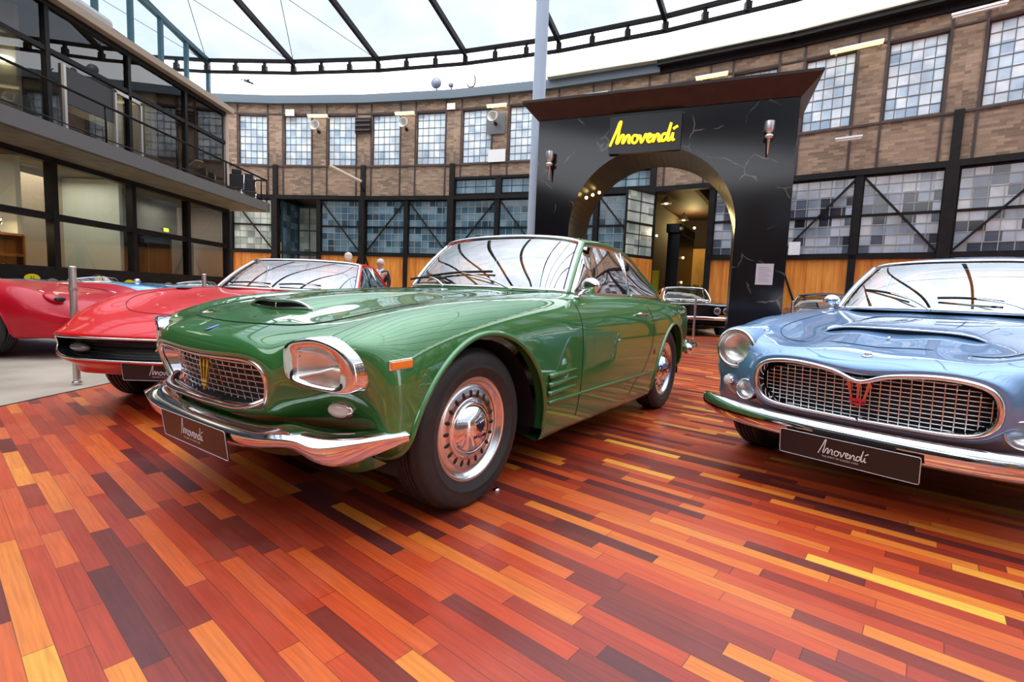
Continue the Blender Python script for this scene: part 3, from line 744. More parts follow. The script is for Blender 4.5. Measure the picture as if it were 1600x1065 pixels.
    def front(s, y, z, lift=0.0):
        h = s.bvh.ray_cast(Vector((3, abs(y)+1e-5, z)), Vector((-1, 0, 0)))
        if h[0] is None: return Vector((0.6, y, z))
        nn = h[1] if h[1].x > 0 else -h[1]
        p = h[0]+nn*lift
        return Vector((p.x, math.copysign(p.y, y), p.z))

# ---------------------------------------------------------------- wheels
def make_wheel(car, loc, r, w, rim_r, side, style='slots', rimmat=None, emblem=False, steer=0.0):
    """part of a car: the rim is the part, tyre and hub cap its sub-parts; side=+1 outer face towards +y"""
    rimmat = rimmat or BRIGHT; hw = w/2; R_ = rim_r
    M = Matrix.Rotation(R(steer), 3, 'Z') @ Matrix.Scale(side, 3, (0, 1, 0)) if side < 0 else Matrix.Rotation(R(steer), 3, 'Z')
    mb = MB()
    prof = [(R_+0.012, hw-0.012), (R_+0.008, hw-0.004), (R_-0.004, hw-0.004), (R_-0.012, hw-0.012), (R_-0.022, hw-0.030),
            (R_-0.034, hw-0.034), (R_-0.040, hw-0.030)]
    if style == 'slots':
        prof += [(R_-0.048, hw-0.026), (R_-0.09, hw-0.022), (R_-0.102, hw-0.026), (R_-0.106, hw-0.034), (0.0, hw-0.034)]
    elif style == 'holes':
        prof += [(R_-0.05, hw-0.05), (R_*0.66, hw-0.05), (R_*0.45, hw-0.03), (R_*0.40, hw-0.022), (0.0, hw-0.018)]
    else:
        prof += [(R_-0.05, hw-0.06), (R_*0.45, hw-0.03), (0.0, hw-0.02)]
    mb.lathe(prof, axis='Y', seg=72, M=M)
    mb.lathe([(R_-0.02, -hw+0.02), (R_-0.03, hw-0.05)], axis='Y', seg=48, M=M)
    sb = mb
    # slots
    if style == 'slots':
        for k in range(20):
            a = 2*math.pi*k/20; c = Vector((math.cos(a), 0, math.sin(a)))*(R_-0.069)
            t = Vector((-math.sin(a), 0, math.cos(a))); rad = Vector((math.cos(a), 0, math.sin(a)))
            B = Matrix(((rad.x, 0, t.x), (0, 1, 0), (rad.z, 0, t.z)))
            sb.ball(M @ (c+Vector((0, hw-0.0245, 0))), (0.0165, 0.005, 0.0085), 14, 8, mi=1, M=M @ B)
    elif style == 'holes':
        for k in range(10):
            a = 2*math.pi*k/10; c = Vector((math.cos(a), 0, math.sin(a)))*(R_*0.72)
            sb.ball(M @ (c+Vector((0, hw-0.05, 0))), (0.016, 0.006, 0.016), 12, 8, mi=1, M=M)
    rim = mb.build('wheel', [rimmat, BLACK], car); rim.location = loc
    # tyre
    tb = MB(); seg = 180; V = []; prof = []
    ws = hw
    prof = [(R_-0.004, -ws+0.01), (R_+0.02, -ws-0.004), (R_+0.06, -ws-0.012), (r-0.03, -ws-0.006), (r-0.010, -ws+0.008), (r-0.002, -ws+0.024)]
    nb = 5
    for i in range(nb):
        y0 = -ws+0.028+(2*ws-0.056)*i/nb; y1 = -ws+0.028+(2*ws-0.056)*(i+1)/nb
        prof += [(r, y0+0.003), (r, y1-0.003), (r-0.007, y1-0.002), (r-0.007, y1+0.002)] if i < nb-1 else [(r, y0+0.003), (r, y1)]
    prof += [(r-0.002, ws-0.024), (r-0.010, ws-0.008), (r-0.020, ws+0.001), (r-0.030, ws+0.006), (R_+0.075, ws+0.011), (R_+0.06, ws+0.012),
             (R_+0.045, ws+0.0115), (R_+0.042, ws+0.0135), (R_+0.038, ws+0.011), (R_+0.02, ws+0.004), (R_+0.008, ws-0.002), (R_-0.004, ws-0.006)]
    n = len(prof)
    for i, (q, h) in enumerate(prof):
        for k in range(seg):
            a = 2*math.pi*k/seg; rr = q
            if r-0.012 < q < r-0.0005 and abs(h) > ws-0.03 and (k % 2): rr = q-0.0045
            V.append(M @ Vector((rr*math.cos(a), h, rr*math.sin(a))))
    F = []
    for i in range(n-1):
        for k in range(seg):
            l = (k+1) % seg; q = (i*seg+k, (i+1)*seg+k, (i+1)*seg+l, i*seg+l); F.append(q if side > 0 else q[::-1])
    tb.add(V, F, 0, True); tb.build('tyre', RUBBER, rim)
    # hub cap
    hb = MB(); hc = R_*0.62
    if style == 'slots':
        pr = [(hc, hw-0.034), (hc, hw-0.026), (hc-0.012, hw-0.018), (hc-0.024, hw-0.020), (hc-0.028, hw-0.012), (hc*0.70, hw+0.006), (hc*0.5, hw+0.022),
              (hc*0.3, hw+0.030), (hc*0.12, hw+0.034), (0.0, hw+0.035)]
        hb.lathe(pr, axis='Y', seg=56, M=M); cap = hb.build('hub_cap', CHROME, rim)
        if emblem:
            eb = MB()
            T = trident_polys(0.042)
            for poly in T:
                MM = (M @ Matrix(((1, 0, 0), (0, 0, -1), (0, 1, 0)))).to_4x4()
                MM.translation = M @ Vector((0, hw+0.0345, 0.012)); eb.prism(poly, MM, -0.003)
            for k in range(7): eb.box(M @ Vector((-0.033+0.011*k, hw+0.031, -0.022)), (0.006, 0.004, 0.012))
            eb.build('cap_badge', mat('badge_dark', (0.02, 0.025, 0.06), 0.3), rim)
    else:
        pr = [(R_*0.3, hw-0.03), (R_*0.28, hw-0.005), (R_*0.2, hw+0.005), (0.0, hw+0.008)]
        hb.lathe(pr, axis='Y', seg=32, M=M); hb.build('hub_cap', CHROME, rim)
    return rim

def trident_polys(h):
    """three pronged emblem of height h standing on z=0 centre, as polygons in (x, y)"""
    w = h*0.36
    def tine(x0, x1, lean):
        return [(x0-w*0.10, -h*0.12), (x0+w*0.10, -h*0.12), (x1+w*0.16, h*0.30), (x1+w*0.34+lean, h*0.30), (x1+lean*0.5, h*0.58), (x1-w*0.34+lean, h*0.30), (x1-w*0.16, h*0.30)]
    return [tine(0, 0, 0), tine(-w*0.62, -w*0.95, -w*0.12), tine(w*0.62, w*0.95, w*0.12),
            [(-w*0.85, -h*0.20), (w*0.85, -h*0.20), (w*0.85, -h*0.10), (-w*0.85, -h*0.10)],
            [(-w*0.75, -h*0.30), (w*0.75, -h*0.30), (w*0.75, -h*0.24), (-w*0.75, -h*0.24)],
            [(-w*0.14, -h*0.42), (w*0.14, -h*0.42), (w*0.14, -h*0.30), (-w*0.14, -h*0.30)]]

# ---------------------------------------------------------------- script lettering of the plates and the neon sign
def script_strokes():
    """the handwritten word as strokes in a box about 10 wide, 4 high (baseline 0)"""
    S = []
    S.append([(0.0, -0.15), (0.55, 1.2), (1.15, 2.75), (1.45, 3.45), (1.55, 3.5), (1.42, 2.6), (1.2, 1.2), (1.05, 0.25), (1.15, 0.2), (1.55, 0.95), (1.95, 1.45), (2.1, 1.3),
              (2.02, 0.7), (1.98, 0.2), (2.1, 0.25), (2.45, 0.95), (2.8, 1.35), (2.98, 1.2), (2.92, 0.65), (2.95, 0.2), (3.15, 0.2)])
    S.append([(4.05, 1.2), (3.7, 1.25), (3.42, 0.8), (3.5, 0.25), (3.85, 0.1), (4.2, 0.45), (4.25, 0.95), (4.05, 1.2), (4.35, 1.15), (4.6, 1.15)])
    S.append([(4.6, 1.2), (4.75, 0.6), (4.85, 0.1), (5.2, 0.7), (5.5, 1.3), (5.6, 1.15)])
    S.append([(5.7, 0.6), (6.15, 0.85), (6.25, 1.15), (6.0, 1.3), (5.75, 0.95), (5.75, 0.4), (6.05, 0.1), (6.45, 0.35), (6.6, 0.5)])
    S.append([(6.6, 1.2), (6.62, 0.6), (6.6, 0.1), (6.9, 0.75), (7.25, 1.2), (7.42, 1.05), (7.4, 0.4), (7.55, 0.1), (7.85, 0.35)])
    S.append([(8.55, 1.1), (8.15, 1.15), (7.85, 0.7), (7.95, 0.15), (8.3, 0.2), (8.65, 0.9), (8.95, 1.9), (9.15, 2.7), (8.95, 1.7), (8.8, 0.7), (8.85, 0.12), (9.1, 0.25), (9.35, 0.7), (9.5, 1.2), (9.42, 0.6), (9.5, 0.15), (9.75, 0.3)])
    S.append([(9.5, 1.75), (9.75, 1.95), (10.15, 2.15)])
    return S
def add_script(mb, M, width, r, flat=1.0, n_per=9, seg=6, thick=True):
    k = width/10.2
    for st in script_strokes():
        pts = curve([(x*k, y*k, 0) for x, y in st], max(8, n_per*len(st)//2))
        if thick: rr = [r*(1.25 if i < len(pts)*0.0 else 1.0) for i in range(len(pts))]
        mb.tube([M @ Vector(p) for p in pts], r, seg, flat=flat, up=M.to_3x3() @ Vector((0, 0, 1)))
def text_mesh(mb, M, body, size, mi=0):
    cu = bpy.data.curves.new('tmp_text', 'FONT'); cu.body = body; cu.size = size; cu.align_x = 'LEFT'; cu.resolution_u = 2
    o = bpy.data.objects.new('tmp_text', cu); COL.objects.link(o)
    dg = bpy.context.evaluated_depsgraph_get(); me = o.evaluated_get(dg).to_mesh()
    mb.add([M @ v.co for v in me.vertices], [tuple(p.vertices) for p in me.polygons], mi)
    o.evaluated_get(dg).to_mesh_clear(); bpy.data.objects.remove(o); bpy.data.curves.remove(cu)
def rounded_rect(w, h, r, n=5):
    P = []
    for cx, cy, a0 in ((w/2-r, h/2-r, 0), (-w/2+r, h/2-r, 90), (-w/2+r, -h/2+r, 180), (w/2-r, -h/2+r, 270)):
        for k in range(n):
            a = R(a0+90*k/(n-1)); P.append((cx+r*math.cos(a), cy+r*math.sin(a)))
    return P
def plate(car, loc, rx=0.0, w=0.52, h=0.113, small=True, yaw=0.0):
    """show plate: faces +x of the car; text runs towards +y"""
    M = Matrix.Translation(loc) @ Matrix.Rotation(R(yaw), 4, 'Z') @ Matrix.Rotation(R(rx), 4, 'Y') @ Matrix(((0, 0, 1, 0), (1, 0, 0, 0), (0, 1, 0, 0), (0, 0, 0, 1)))
    mb = MB(); mb.prism(rounded_rect(w, h, 0.008), M, 0.004)
    p = mb.build('show_plate', SATINBLACK, car)
    bb = MB(); rim = [M @ Vector((x, y, 0.0045)) for x, y in rounded_rect(w-0.004, h-0.004, 0.008)]
    bb.tube(rim, 0.0012, 4, closed=True); bb.build('plate_border', WHITE, p)
    lb = MB(); lw = w*0.36
    M2 = M @ Matrix.Translation((-lw*0.52, -h*0.17, 0.0050)); add_script(lb, M2, lw, 0.0021, 0.35)
    if small: text_mesh(lb, M @ Matrix.Translation((-lw*0.44, -h*0.30, 0.0050)), 'THE SPIRIT OF CLASSIC CARS', 0.0105)
    lb.build('lettering', mat('plate_white', (0.85, 0.85, 0.85), 0.5), p)
    return p
FR = []
LENS_RIB = ribbed_glass()
# ---------------------------------------------------------------- the green coupe
def make_green():
    paint = paint_mat('green_paint', (0.036, 0.20, 0.04), 0.35)
    car = empty('coupe_car', (-0.77353, 2.45255, 0), R(235.467),
                'dark green metallic two-door coupe with square headlamps, in the middle of the wooden platform', 'car')
    N = [
     [(.712,0,.622),(.708,.2,.628),(.695,.355,.625),(.687,.392,.605),(.68,.404,.58),(.672,.40,.555),(.663,.385,.52),(.655,.362,.485),(.650,.32,.463),(.652,.2,.448),(.655,0,.440)],
     [(.730,0,.634),(.725,.2,.640),(.708,.37,.637),(.695,.412,.612),(.688,.426,.582),(.682,.422,.553),(.674,.408,.515),(.666,.382,.475),(.660,.335,.450),(.662,.2,.430),(.665,0,.422)],
     [(.722,0,.672),(.717,.2,.676),(.698,.385,.668),(.68,.44,.635),(.668,.462,.595),(.66,.458,.555),(.65,.44,.505),(.64,.41,.458),(.632,.36,.425),(.635,.2,.400),(.638,0,.392)],
     [(.685,0,.708),(.68,.2,.711),(.662,.40,.703),(.645,.485,.675),(.625,.525,.63),(.61,.53,.58),(.59,.52,.515),(.57,.49,.45),(.55,.43,.40),(.53,.22,.36),(.53,0,.35)],
     [(.585,0,.745),(.58,.2,.749),(.572,.43,.742),(.580,.59,.725),(.575,.675,.695),(.555,.705,.635),(.525,.69,.53),(.495,.66,.45),(.46,.60,.38),(.40,.25,.31),(.40,0,.30)],
     [(.47,0,.775),(.47,.2,.779),(.47,.45,.768),(.475,.62,.768),(.48,.725,.74),(.483,.775,.675),(.487,.795,.56),(.487,.785,.46),(.475,.755,.38),(.42,.5,.30),(.3,0,.28)],
     [(.36,0,.798),(.36,.2,.802),(.36,.46,.788),(.36,.63,.802),(.365,.735,.775),(.375,.795,.70),(.39,.822,.58),(.41,.822,.46),(.42,.81,.36),(.40,.7,.28),(.2,0,.25)],
     [(.2,0,.824),(.2,.2,.829),(.2,.47,.814),(.2,.63,.832),(.2,.745,.805),(.21,.81,.72),(.22,.832,.58),(.23,.832,.45),(.23,.822,.34),(.2,.75,.25),(.1,0,.22)],
     [(0,0,.848),(0,.2,.854),(0,.48,.836),(0,.63,.856),(0,.75,.830),(0,.818,.735),(0,.838,.585),(0,.835,.45),(0,.822,.34),(0,.75,.22),(0,0,.2)],
     [(-.35,0,.880),(-.35,.2,.884),(-.35,.49,.868),(-.35,.63,.881),(-.35,.75,.853),(-.35,.818,.75),(-.35,.836,.60),(-.35,.832,.42),(-.35,.800,.22),(-.35,.72,.19),(-.35,0,.18)],
     [(-.7,0,.905),(-.7,.2,.908),(-.7,.49,.894),(-.7,.625,.902),(-.7,.745,.868),(-.7,.815,.76),(-.7,.833,.60),(-.7,.830,.40),(-.7,.790,.20),(-.7,.70,.18),(-.7,0,.18)],
     [(-1.0,0,.922),(-1.0,.2,.922),(-1.0,.49,.912),(-1.0,.635,.908),(-1.0,.742,.872),(-1.0,.812,.765),(-1.0,.832,.60),(-1.0,.830,.40),(-1.0,.790,.20),(-1.0,.70,.18),(-1.0,0,.18)],
     [(-1.45,0,.925),(-1.45,.2,.925),(-1.45,.5,.918),(-1.45,.648,.908),(-1.45,.745,.872),(-1.45,.812,.765),(-1.45,.832,.60),(-1.45,.830,.40),(-1.45,.790,.20),(-1.45,.70,.18),(-1.45,0,.18)],
     [(-1.95,0,.925),(-1.95,.2,.925),(-1.95,.5,.918),(-1.95,.645,.906),(-1.95,.748,.868),(-1.95,.815,.765),(-1.95,.834,.60),(-1.95,.830,.40),(-1.95,.792,.20),(-1.95,.70,.18),(-1.95,0,.18)],
     [(-2.4,0,.918),(-2.4,.2,.918),(-2.4,.5,.91),(-2.4,.632,.90),(-2.4,.745,.860),(-2.4,.812,.765),(-2.4,.832,.61),(-2.4,.826,.45),(-2.4,.80,.25),(-2.4,.70,.2),(-2.4,0,.2)],
     [(-2.75,0,.898),(-2.75,.2,.898),(-2.75,.5,.892),(-2.75,.615,.885),(-2.75,.725,.848),(-2.75,.785,.755),(-2.75,.803,.61),(-2.75,.797,.45),(-2.75,.775,.32),(-2.75,.66,.25),(-2.75,0,.24)],
     [(-3.05,0,.872),(-3.05,.2,.872),(-3.05,.5,.868),(-3.05,.60,.864),(-3.05,.695,.836),(-3.06,.742,.745),(-3.06,.752,.61),(-3.06,.745,.47),(-3.05,.715,.36),(-3.03,.6,.29),(-3.0,0,.27)],
     [(-3.26,0,.842),(-3.26,.2,.842),(-3.27,.48,.842),(-3.28,.585,.842),(-3.29,.655,.818),(-3.28,.69,.735),(-3.26,.70,.61),(-3.24,.69,.49),(-3.21,.655,.40),(-3.17,.5,.34),(-3.15,0,.31)],
     [(-3.335,0,.80),(-3.335,.2,.80),(-3.34,.45,.802),(-3.345,.55,.80),(-3.345,.60,.775),(-3.335,.625,.70),(-3.32,.63,.60),(-3.30,.62,.51),(-3.27,.58,.44),(-3.24,.45,.39),(-3.22,0,.37)],
     [(-3.33,0,.70),(-3.33,.15,.70),(-3.33,.3,.695),(-3.33,.35,.69),(-3.33,.37,.67),(-3.33,.38,.64),(-3.325,.38,.58),(-3.32,.37,.54),(-3.31,.34,.51),(-3.30,.25,.50),(-3.30,0,.50)],
    ]
    B = Body(N)
    arches = [(-.02, .455, .465, .725, .205), (-2.50, .46, .40, .705, .215)]
    lampcut = lambda c: (c[..., 0] > .45) & ((np.abs(c[..., 1]-.606)/.088)**4+(np.abs(c[..., 2]-.630)/.066)**4 < 1)
    mb = B.mesh(arches, hole=(-1.12, -2.62), hole_j=2.6, cut=lampcut)
    mb.boxb(-3.325, -3.30, -.36, .36, .5, .7)
    body = mb.build('body', paint, car)
    FR.append((B, car))
    # wheel arch lips with a rolled edge and the inner wells
    for e in B.arch_edges:
        for sg in (1, -1):
            lip = MB()
            P = [Vector((p.x, sg*p.y, p.z)) for p in e]
            lip.tube([Vector((p.x, p.y-sg*.002, p.z+.004)) for p in P], 0.0125, 10, cap=True, up=(0, 1, 0))
            lip.grid([[p for p in P], [Vector((p.x, p.y-sg*0.05, p.z)) for p in P]], flip=sg < 0)
            lip.build('wheel_arch_lip', paint, car)
    well = MB()
    for xc in (-.02, -2.5):
        for sg in (1, -1):
            A = [R(a) for a in range(0, 181, 10)]
            P0 = [Vector((xc+.44*math.cos(a), sg*(.77 if xc > -1 else .735), .245+.455*math.sin(a))) for a in A]; P1 = [Vector((p.x, sg*.40, p.z)) for p in P0]
            well.grid([P0, P1]); well.add([Vector((xc, sg*.40, .3))]+P1, [(0, i+1, i+2) for i in range(len(A)-1)])
    well.boxb(-3.1, .42, -.40, .40, .20, .24); well.boxb(-2.0, -.5, -.72, .72, .19, .24)
    well.boxb(.30, .45, -.62, .62, .26, .60); well.boxb(-3.2, -2.95, -.6, .6, .34, .5)
    well.build('wheel_wells', BLACK, car)
    # grille: bright mouth surround, bars, emblem
    rim = [Vector(p) for p in np.vstack([B.ev([0.0], [np.linspace(-B.vk[-1], B.vk[-1], 120)])[0]])]
    g = MB(); g.tube([p+Vector((.004, 0, 0)) for p in rim], 0.0085, 8, closed=True)
    inner = [Vector((p.x-.060, p.y*0.92, .535+(p.z-.535)*0.9)) for p in rim]
    g.grid([rim, inner], closed_v=True)
    lower = curve([(.642,-.37,.50),(.69,-.32,.470),(.70,-.15,.452),(.702,0,.450),(.70,.15,.452),(.69,.32,.470),(.642,.37,.50)], 40)
    g.tube(lower, .016, 10, flat=0.6)
    sur = g.build('grille_surround', CHROME, car); sur['label'] = 'chrome surround of the grille mouth'
    def mouth_y(z, lo):
        pass
    gm = MB()
    ymax = lambda z: 0.335+0.05*min(1, max(0, (z-.49)/.10))
    gx = lambda y: .668-.035*(abs(y)/.4)**2
    for z in (.475, .497, .519, .541, .563, .585, .604):
        w = ymax(z)*(0.97 if z < .6 else .93); ys = np.linspace(-w, w, 30)
        gm.tube([(gx(y)+(z-.54)*.25, y, z+.004*(abs(y)/.35)**2) for y in ys], .0030, 6)
    for y in np.arange(-.36, .361, .045):
        gm.tube([(gx(y)-.008+(z-.54)*.25, y, z) for z in (.462, .50, .55, .612)], .0016, 5)
    gr = gm.build('grille_bars', CHROME, car)
    bk = MB(); bk.grid([[(gx(y)-.03, y, z) for z in (.44, .63)] for y in np.linspace(-.385, .385, 12)]); bk.build('grille_backing', BLACK, car)
    em = MB()
    for poly in [[(x*.6, y) for x, y in q] for q in trident_polys(.125)]:
        M = Matrix(((0, 0, 1, .690), (1, 0, 0, 0), (0, 1, 0, .535), (0, 0, 0, 1))); em.prism(poly, M, .008)
    e = em.build('grille_emblem', mat('gilt', (0.75, 0.42, 0.05), 0.25, 1.0), car); e['label'] = 'gold three pronged emblem in the grille'
    # hood shut line, badge, scoop
    shut(B, car, [(-.93, .545), (-.6, .538), (-.2, .53), (.15, .52), (.38, .505), (.50, .46), (.565, .36), (.595, .2), (.60, 0)],
         [[(-.835, .862), (-.832, .70), (-.83, .5), (-.83, .30), (-.835, .245)], [(-1.93, .865), (-1.955, .75), (-1.945, .62), (-1.88, .50), (-1.77, .39), (-1.66, .33), (-1.60, .25)]], r=.0024)
    bd = MB(); c = B.top(.665, 0, .002); bd.ball(c, (.030, .014, .004), M=Matrix.Rotation(R(20), 3, 'Y')); bd.build('nose_badge', mat('badge_blue', (0.05, 0.08, 0.35), 0.2, 0.6, 1), car)
    sc = MB(); ys = np.linspace(-.235, .235, 25)
    rows = []
    for k, (x, up) in enumerate([(.405, .034), (.36, .038), (.25, .036), (.1, .030), (-.1, .02), (-.3, .008), (-.42, -.004)]):
        row = []
        for y in ys:
            yy = y*(1-.25*max(0, (.40-x)/.8)); e = max(0, 1-(abs(y)/.235)**4)
            p = B.top(x-.02*(abs(y)/.235)**2, yy); row.append((p.x, p.y, p.z-.004+(up+.004)*e))
        rows.append(row)
    sc.grid(rows); s_ = sc.build('hood_scoop', paint, car)
    fr = MB(); fr.tube([Vector(rows[0][i])+Vector((.004, 0, 0)) for i in range(25)], .0065, 8)
    base = [B.top(.405-.02*(abs(y)/.235)**2, y, .004)+Vector((.006, 0, 0)) for y in ys]; fr.tube(base, .005, 8)
    fr.tube([base[12], Vector(rows[0][12])], .004, 6); fr.build('scoop_trim', CHROME, s_)
    dk = MB(); dk.grid([[Vector(rows[0][i])-Vector((.012, 0, .004)) for i in range(1, 24)], [base[i]-Vector((.016, 0, .004)) for i in range(1, 24)]]); dk.build('scoop_opening', BLACK, s_)
    # headlamps
    for sg in (1, -1):
        hx = lambda y: .668-.125*(max(abs(y)-.40, 0)/.4)**2
        out = [(.487,.690),(.50,.702),(.55,.716),(.60,.724),(.65,.716),(.69,.698),(.72,.668),(.733,.63),(.733,.575),(.715,.556),(.67,.553),(.60,.560),(.53,.576),(.498,.592),(.487,.62),(.484,.66)]
        inn = [(.530,.672),(.545,.682),(.57,.686),(.60,.689),(.63,.684),(.655,.672),(.675,.650),(.683,.625),(.683,.592),(.675,.578),(.65,.574),(.60,.578),(.55,.586),(.534,.594),(.527,.612),(.526,.65)]
        O_ = curve([(hx(y), y, z) for y, z in out], 72, closed=True); I_ = curve([(hx(y)-.008, .605+(y-.605)*1.10, .63+(z-.63)*1.08) for y, z in inn], 72, closed=True)
        fl = lambda P: [Vector((p.x, sg*p.y, p.z)) for p in P]
        cen = Vector((.62, .61, .63))
        back = [Vector((p.x-.055-.05*max(0, (p.z-.62)/.1), cen.y+(p.y-cen.y)*1.035, cen.z+(p.z-cen.z)*1.06)) for p in O_]
        mid = [Vector((p.x-.012, cen.y+(p.y-cen.y)*1.03, cen.z+(p.z-cen.z)*1.045)) for p in O_]
        lipf = [Vector((p.x+.006, cen.y+(p.y-cen.y)*.95, cen.z+(p.z-cen.z)*.94)) for p in O_]
        inn2 = [Vector((p.x+.002, cen.y+(p.y-cen.y)*1.06, cen.z+(p.z-cen.z)*1.07)) for p in I_]
        deep = [Vector((p.x-.02, cen.y+(p.y-cen.y)*1.0, cen.z+(p.z-cen.z)*1.0)) for p in I_]
        hb = MB(); hb.grid([fl(back), fl(mid), fl(O_), fl(lipf), fl(inn2), fl(I_), fl(deep)], closed_v=True, flip=sg > 0)
        bz = hb.build('headlamp_bezel', CHROME, car)
        lamp_lens(bz, fl(I_), Vector((.62, sg*.605, .63)), .016)
        # turn lamp on the valance
        tl = MB(); c = B.front(sg*.605, .475, .004); MM = Matrix.Rotation(sg*R(18), 3, 'Z') @ Matrix.Rotation(R(8), 3, 'Y')
        tl.ball(c, (.022, .050, .032), 24, 14, M=MM); t_ = tl.build('turn_lamp', CHROME, car)
        tt = MB(); tt.ball(c+Vector((.010, 0, 0)), (.018, .043, .026), 24, 14, M=MM); tt.build('lamp_lens', mat('ribbed_lens', (0.75, 0.72, 0.68), 0.12, 0, 1), t_)
        # side indicator
        ib = MB(); q = B.side(.485, .640, .004, sg); q2 = B.side(.40, .648, .004, sg); ax = (q2-q).normalized(); cc = (q+q2)/2
        MI = Matrix((ax, Vector((ax.y, -ax.x, 0))*-1, Vector((0, 0, 1)))).transposed()
        ib.box(cc, (.086, .012, .034), M=MI); i_ = ib.build('side_indicator', CHROME, car, bevel=.003)
        io = MB(); io.box(cc+Vector((0, sg*.007, 0)), (.076, .014, .025), M=MI)
        o_ = io.build('indicator_lens', mat('amber_lens', (0.95, 0.25, 0.01), 0.15, 0, 1), i_, bevel=.003); o_['label'] = 'amber lens'
    # bumper
    bx = lambda y: .735-.31*(abs(y)/.86)**5
    ridge = [(0, .366), (.15, .368), (.30, .374), (.45, .386), (.57, .398), (.605, .394), (.635, .384), (.70, .388), (.78, .404), (.85, .416)]
    low = [(0, .322), (.15, .324), (.30, .332), (.45, .352), (.57, .366), (.60, .356), (.65, .330), (.72, .322), (.79, .355), (.85, .392)]
    topb = [(0, .398), (.15, .40), (.30, .407), (.42, .420), (.50, .432), (.58, .426), (.65, .420), (.72, .420), (.79, .421), (.84, .421)]
    def bnorm(y):
        d = -.31*5*(abs(y)/.86)**4/.86; k = math.hypot(1, d); return -1/k, d/k
    def inset(P, off, dz=0):
        return [p+Vector((bnorm(p.y)[0]*off, math.copysign(bnorm(p.y)[1], p.y)*(1 if p.y >= 0 else 1)*off*(1 if p.y >= 0 else 1) if False else (bnorm(p.y)[1]*off if p.y >= 0 else -bnorm(p.y)[1]*off), dz)) for p in P]
    def full(half, off, yof=0.0):
        h = [(bx(y), y, z) for y, z in half]
        return inset(mirror_curve(h, 121), -off)
    rg, lw_, tb = full(ridge, 0), full(low, -.006), full(topb, -.085)
    md = [a*.45+b*.55+Vector((0, 0, .006)) for a, b in zip(rg, tb)]
    und = inset(lw_, .05, -.012)
    rl = [a*.92+b*.08 + Vector((.003, 0, 0)) for a, b in zip(rg, lw_)]
    bk_ = inset(tb, .015, -.03)
    bm = MB(); bm.grid([bk_, tb, md, rg, rl, lw_, und], flip=True)
    bump = bm.build('front_bumper', CHROME, car)
    vs_ = [p for p in und if abs(p.y) < .74]
    va = MB(); va.grid([[p+Vector((.0, 0, -.004)) for p in vs_], [p+Vector((-.07, 0, -.045)) for p in vs_]], flip=True); va.build('front_valance', paint, car)
    plate(car, (.737, .0, .322), rx=7, small=True)
    # rear bumper
    rb = curve([(-2.95, .80, .47), (-3.15, .79, .475), (-3.36, .70, .48), (-3.42, .40, .48), (-3.43, 0, .48), (-3.42, -.40, .48), (-3.36, -.70, .48), (-3.15, -.79, .475), (-2.95, -.80, .47)], 60)
    b2 = MB(); b2.tube(rb, .045, 10, flat=1.0, up=(0, 0, 1)); b2.build('rear_bumper', CHROME, car)
    # side vents, sill moulding
    for sg in (1, -1):
        v = MB()
        for z in (.505, .462, .42):
            P = [B.side(x, z-.010*(x+.52)/.25, .004, sg) for x in np.linspace(-.475, -.765, 14)]
            v.tube(P, [.004+.011*(1-(i/13)) for i in range(14)], 8, up=(0, 0, 1))
        v.build('vent_fin', paint, car)
        vd = MB(); vd.grid([[B.side(x, z, .0015, sg) for x in np.linspace(-.468, -.50, 4)] for z in (.51, .41)]); vd.build('vent_slot', BLACK, car)
        st = MB(); P = [B.side(x, .372, .002, sg) for x in np.linspace(-.49, -1.95, 40)]
        st.tube(P, .0095, 8, up=(0, 0, 1)); st.build('sill_moulding', paint, car)
        dh = MB(); P = [B.side(x, .785, .022, sg) for x in np.linspace(-1.67, -1.85, 8)]
        dh.tube([B.side(-1.665, .785, 0, sg)]+P+[B.side(-1.855, .785, 0, sg)], .008, 8); dh.build('door_handle', CHROME, car)
        bg = MB(); bg.ball(B.side(-1.99, .52, .002, sg), (.018, .004, .022)); bg.build('side_badge', mat('badge_red', (0.5, 0.1, 0.08), 0.3, 0.5), car)
    # greenhouse
    W = dict(wb=[(-.855,0,.925),(-.865,.2,.925),(-.895,.42,.922),(-.93,.55,.919),(-.985,.625,.914)],
             wh=[(-1.20,0,1.270),(-1.205,.2,1.268),(-1.222,.38,1.258),(-1.245,.50,1.243),(-1.275,.555,1.228)],
             rail=[(-1.275,.555,1.228),(-1.45,.572,1.240),(-1.75,.572,1.232),(-2.05,.562,1.192),(-2.3,.562,1.105),(-2.55,.60,.965),(-2.62,.615,.905)],
             rh=[(-2.02,0,1.255),(-2.03,.25,1.248),(-2.05,.42,1.232),(-2.06,.50,1.215),(-2.07,.555,1.188)],
             rb=[(-2.62,0,.91),(-2.62,.25,.91),(-2.60,.42,.91),(-2.57,.52,.91),(-2.55,.545,.912)],
             rc=(-2.12, .475, 1.185), crown=1.292, belt=.648, beltz=.912, bx=(-1.02, -2.50), bpil=(-1.90, -1.845), quarter=True)
    greenhouse(car, B, W, paint, seat=mat('tan_leather', (0.28, 0.13, 0.06), 0.45), wheel_side=1)
    # mirror and wipers
    mi = MB(); mi.ball((-1.0, .775, .952), (.030, .066, .048), M=Matrix.Rotation(R(-15), 3, 'Z')); mi.tube([(-.94, .725, .885), (-.955, .735, .905), (-.995, .755, .94)], .010, 8); mi.ball((-.94, .725, .886), (.035, .018, .01)); mi.build('door_mirror', CHROME, car)
    wiper(car, (-.862, .314, .922), (-.955, -.446, .972), (-.936, .15, 1.011)); wiper(car, (-.862, -.22, .928), (-.975, -.60, .955), (-.90, -.20, .962))
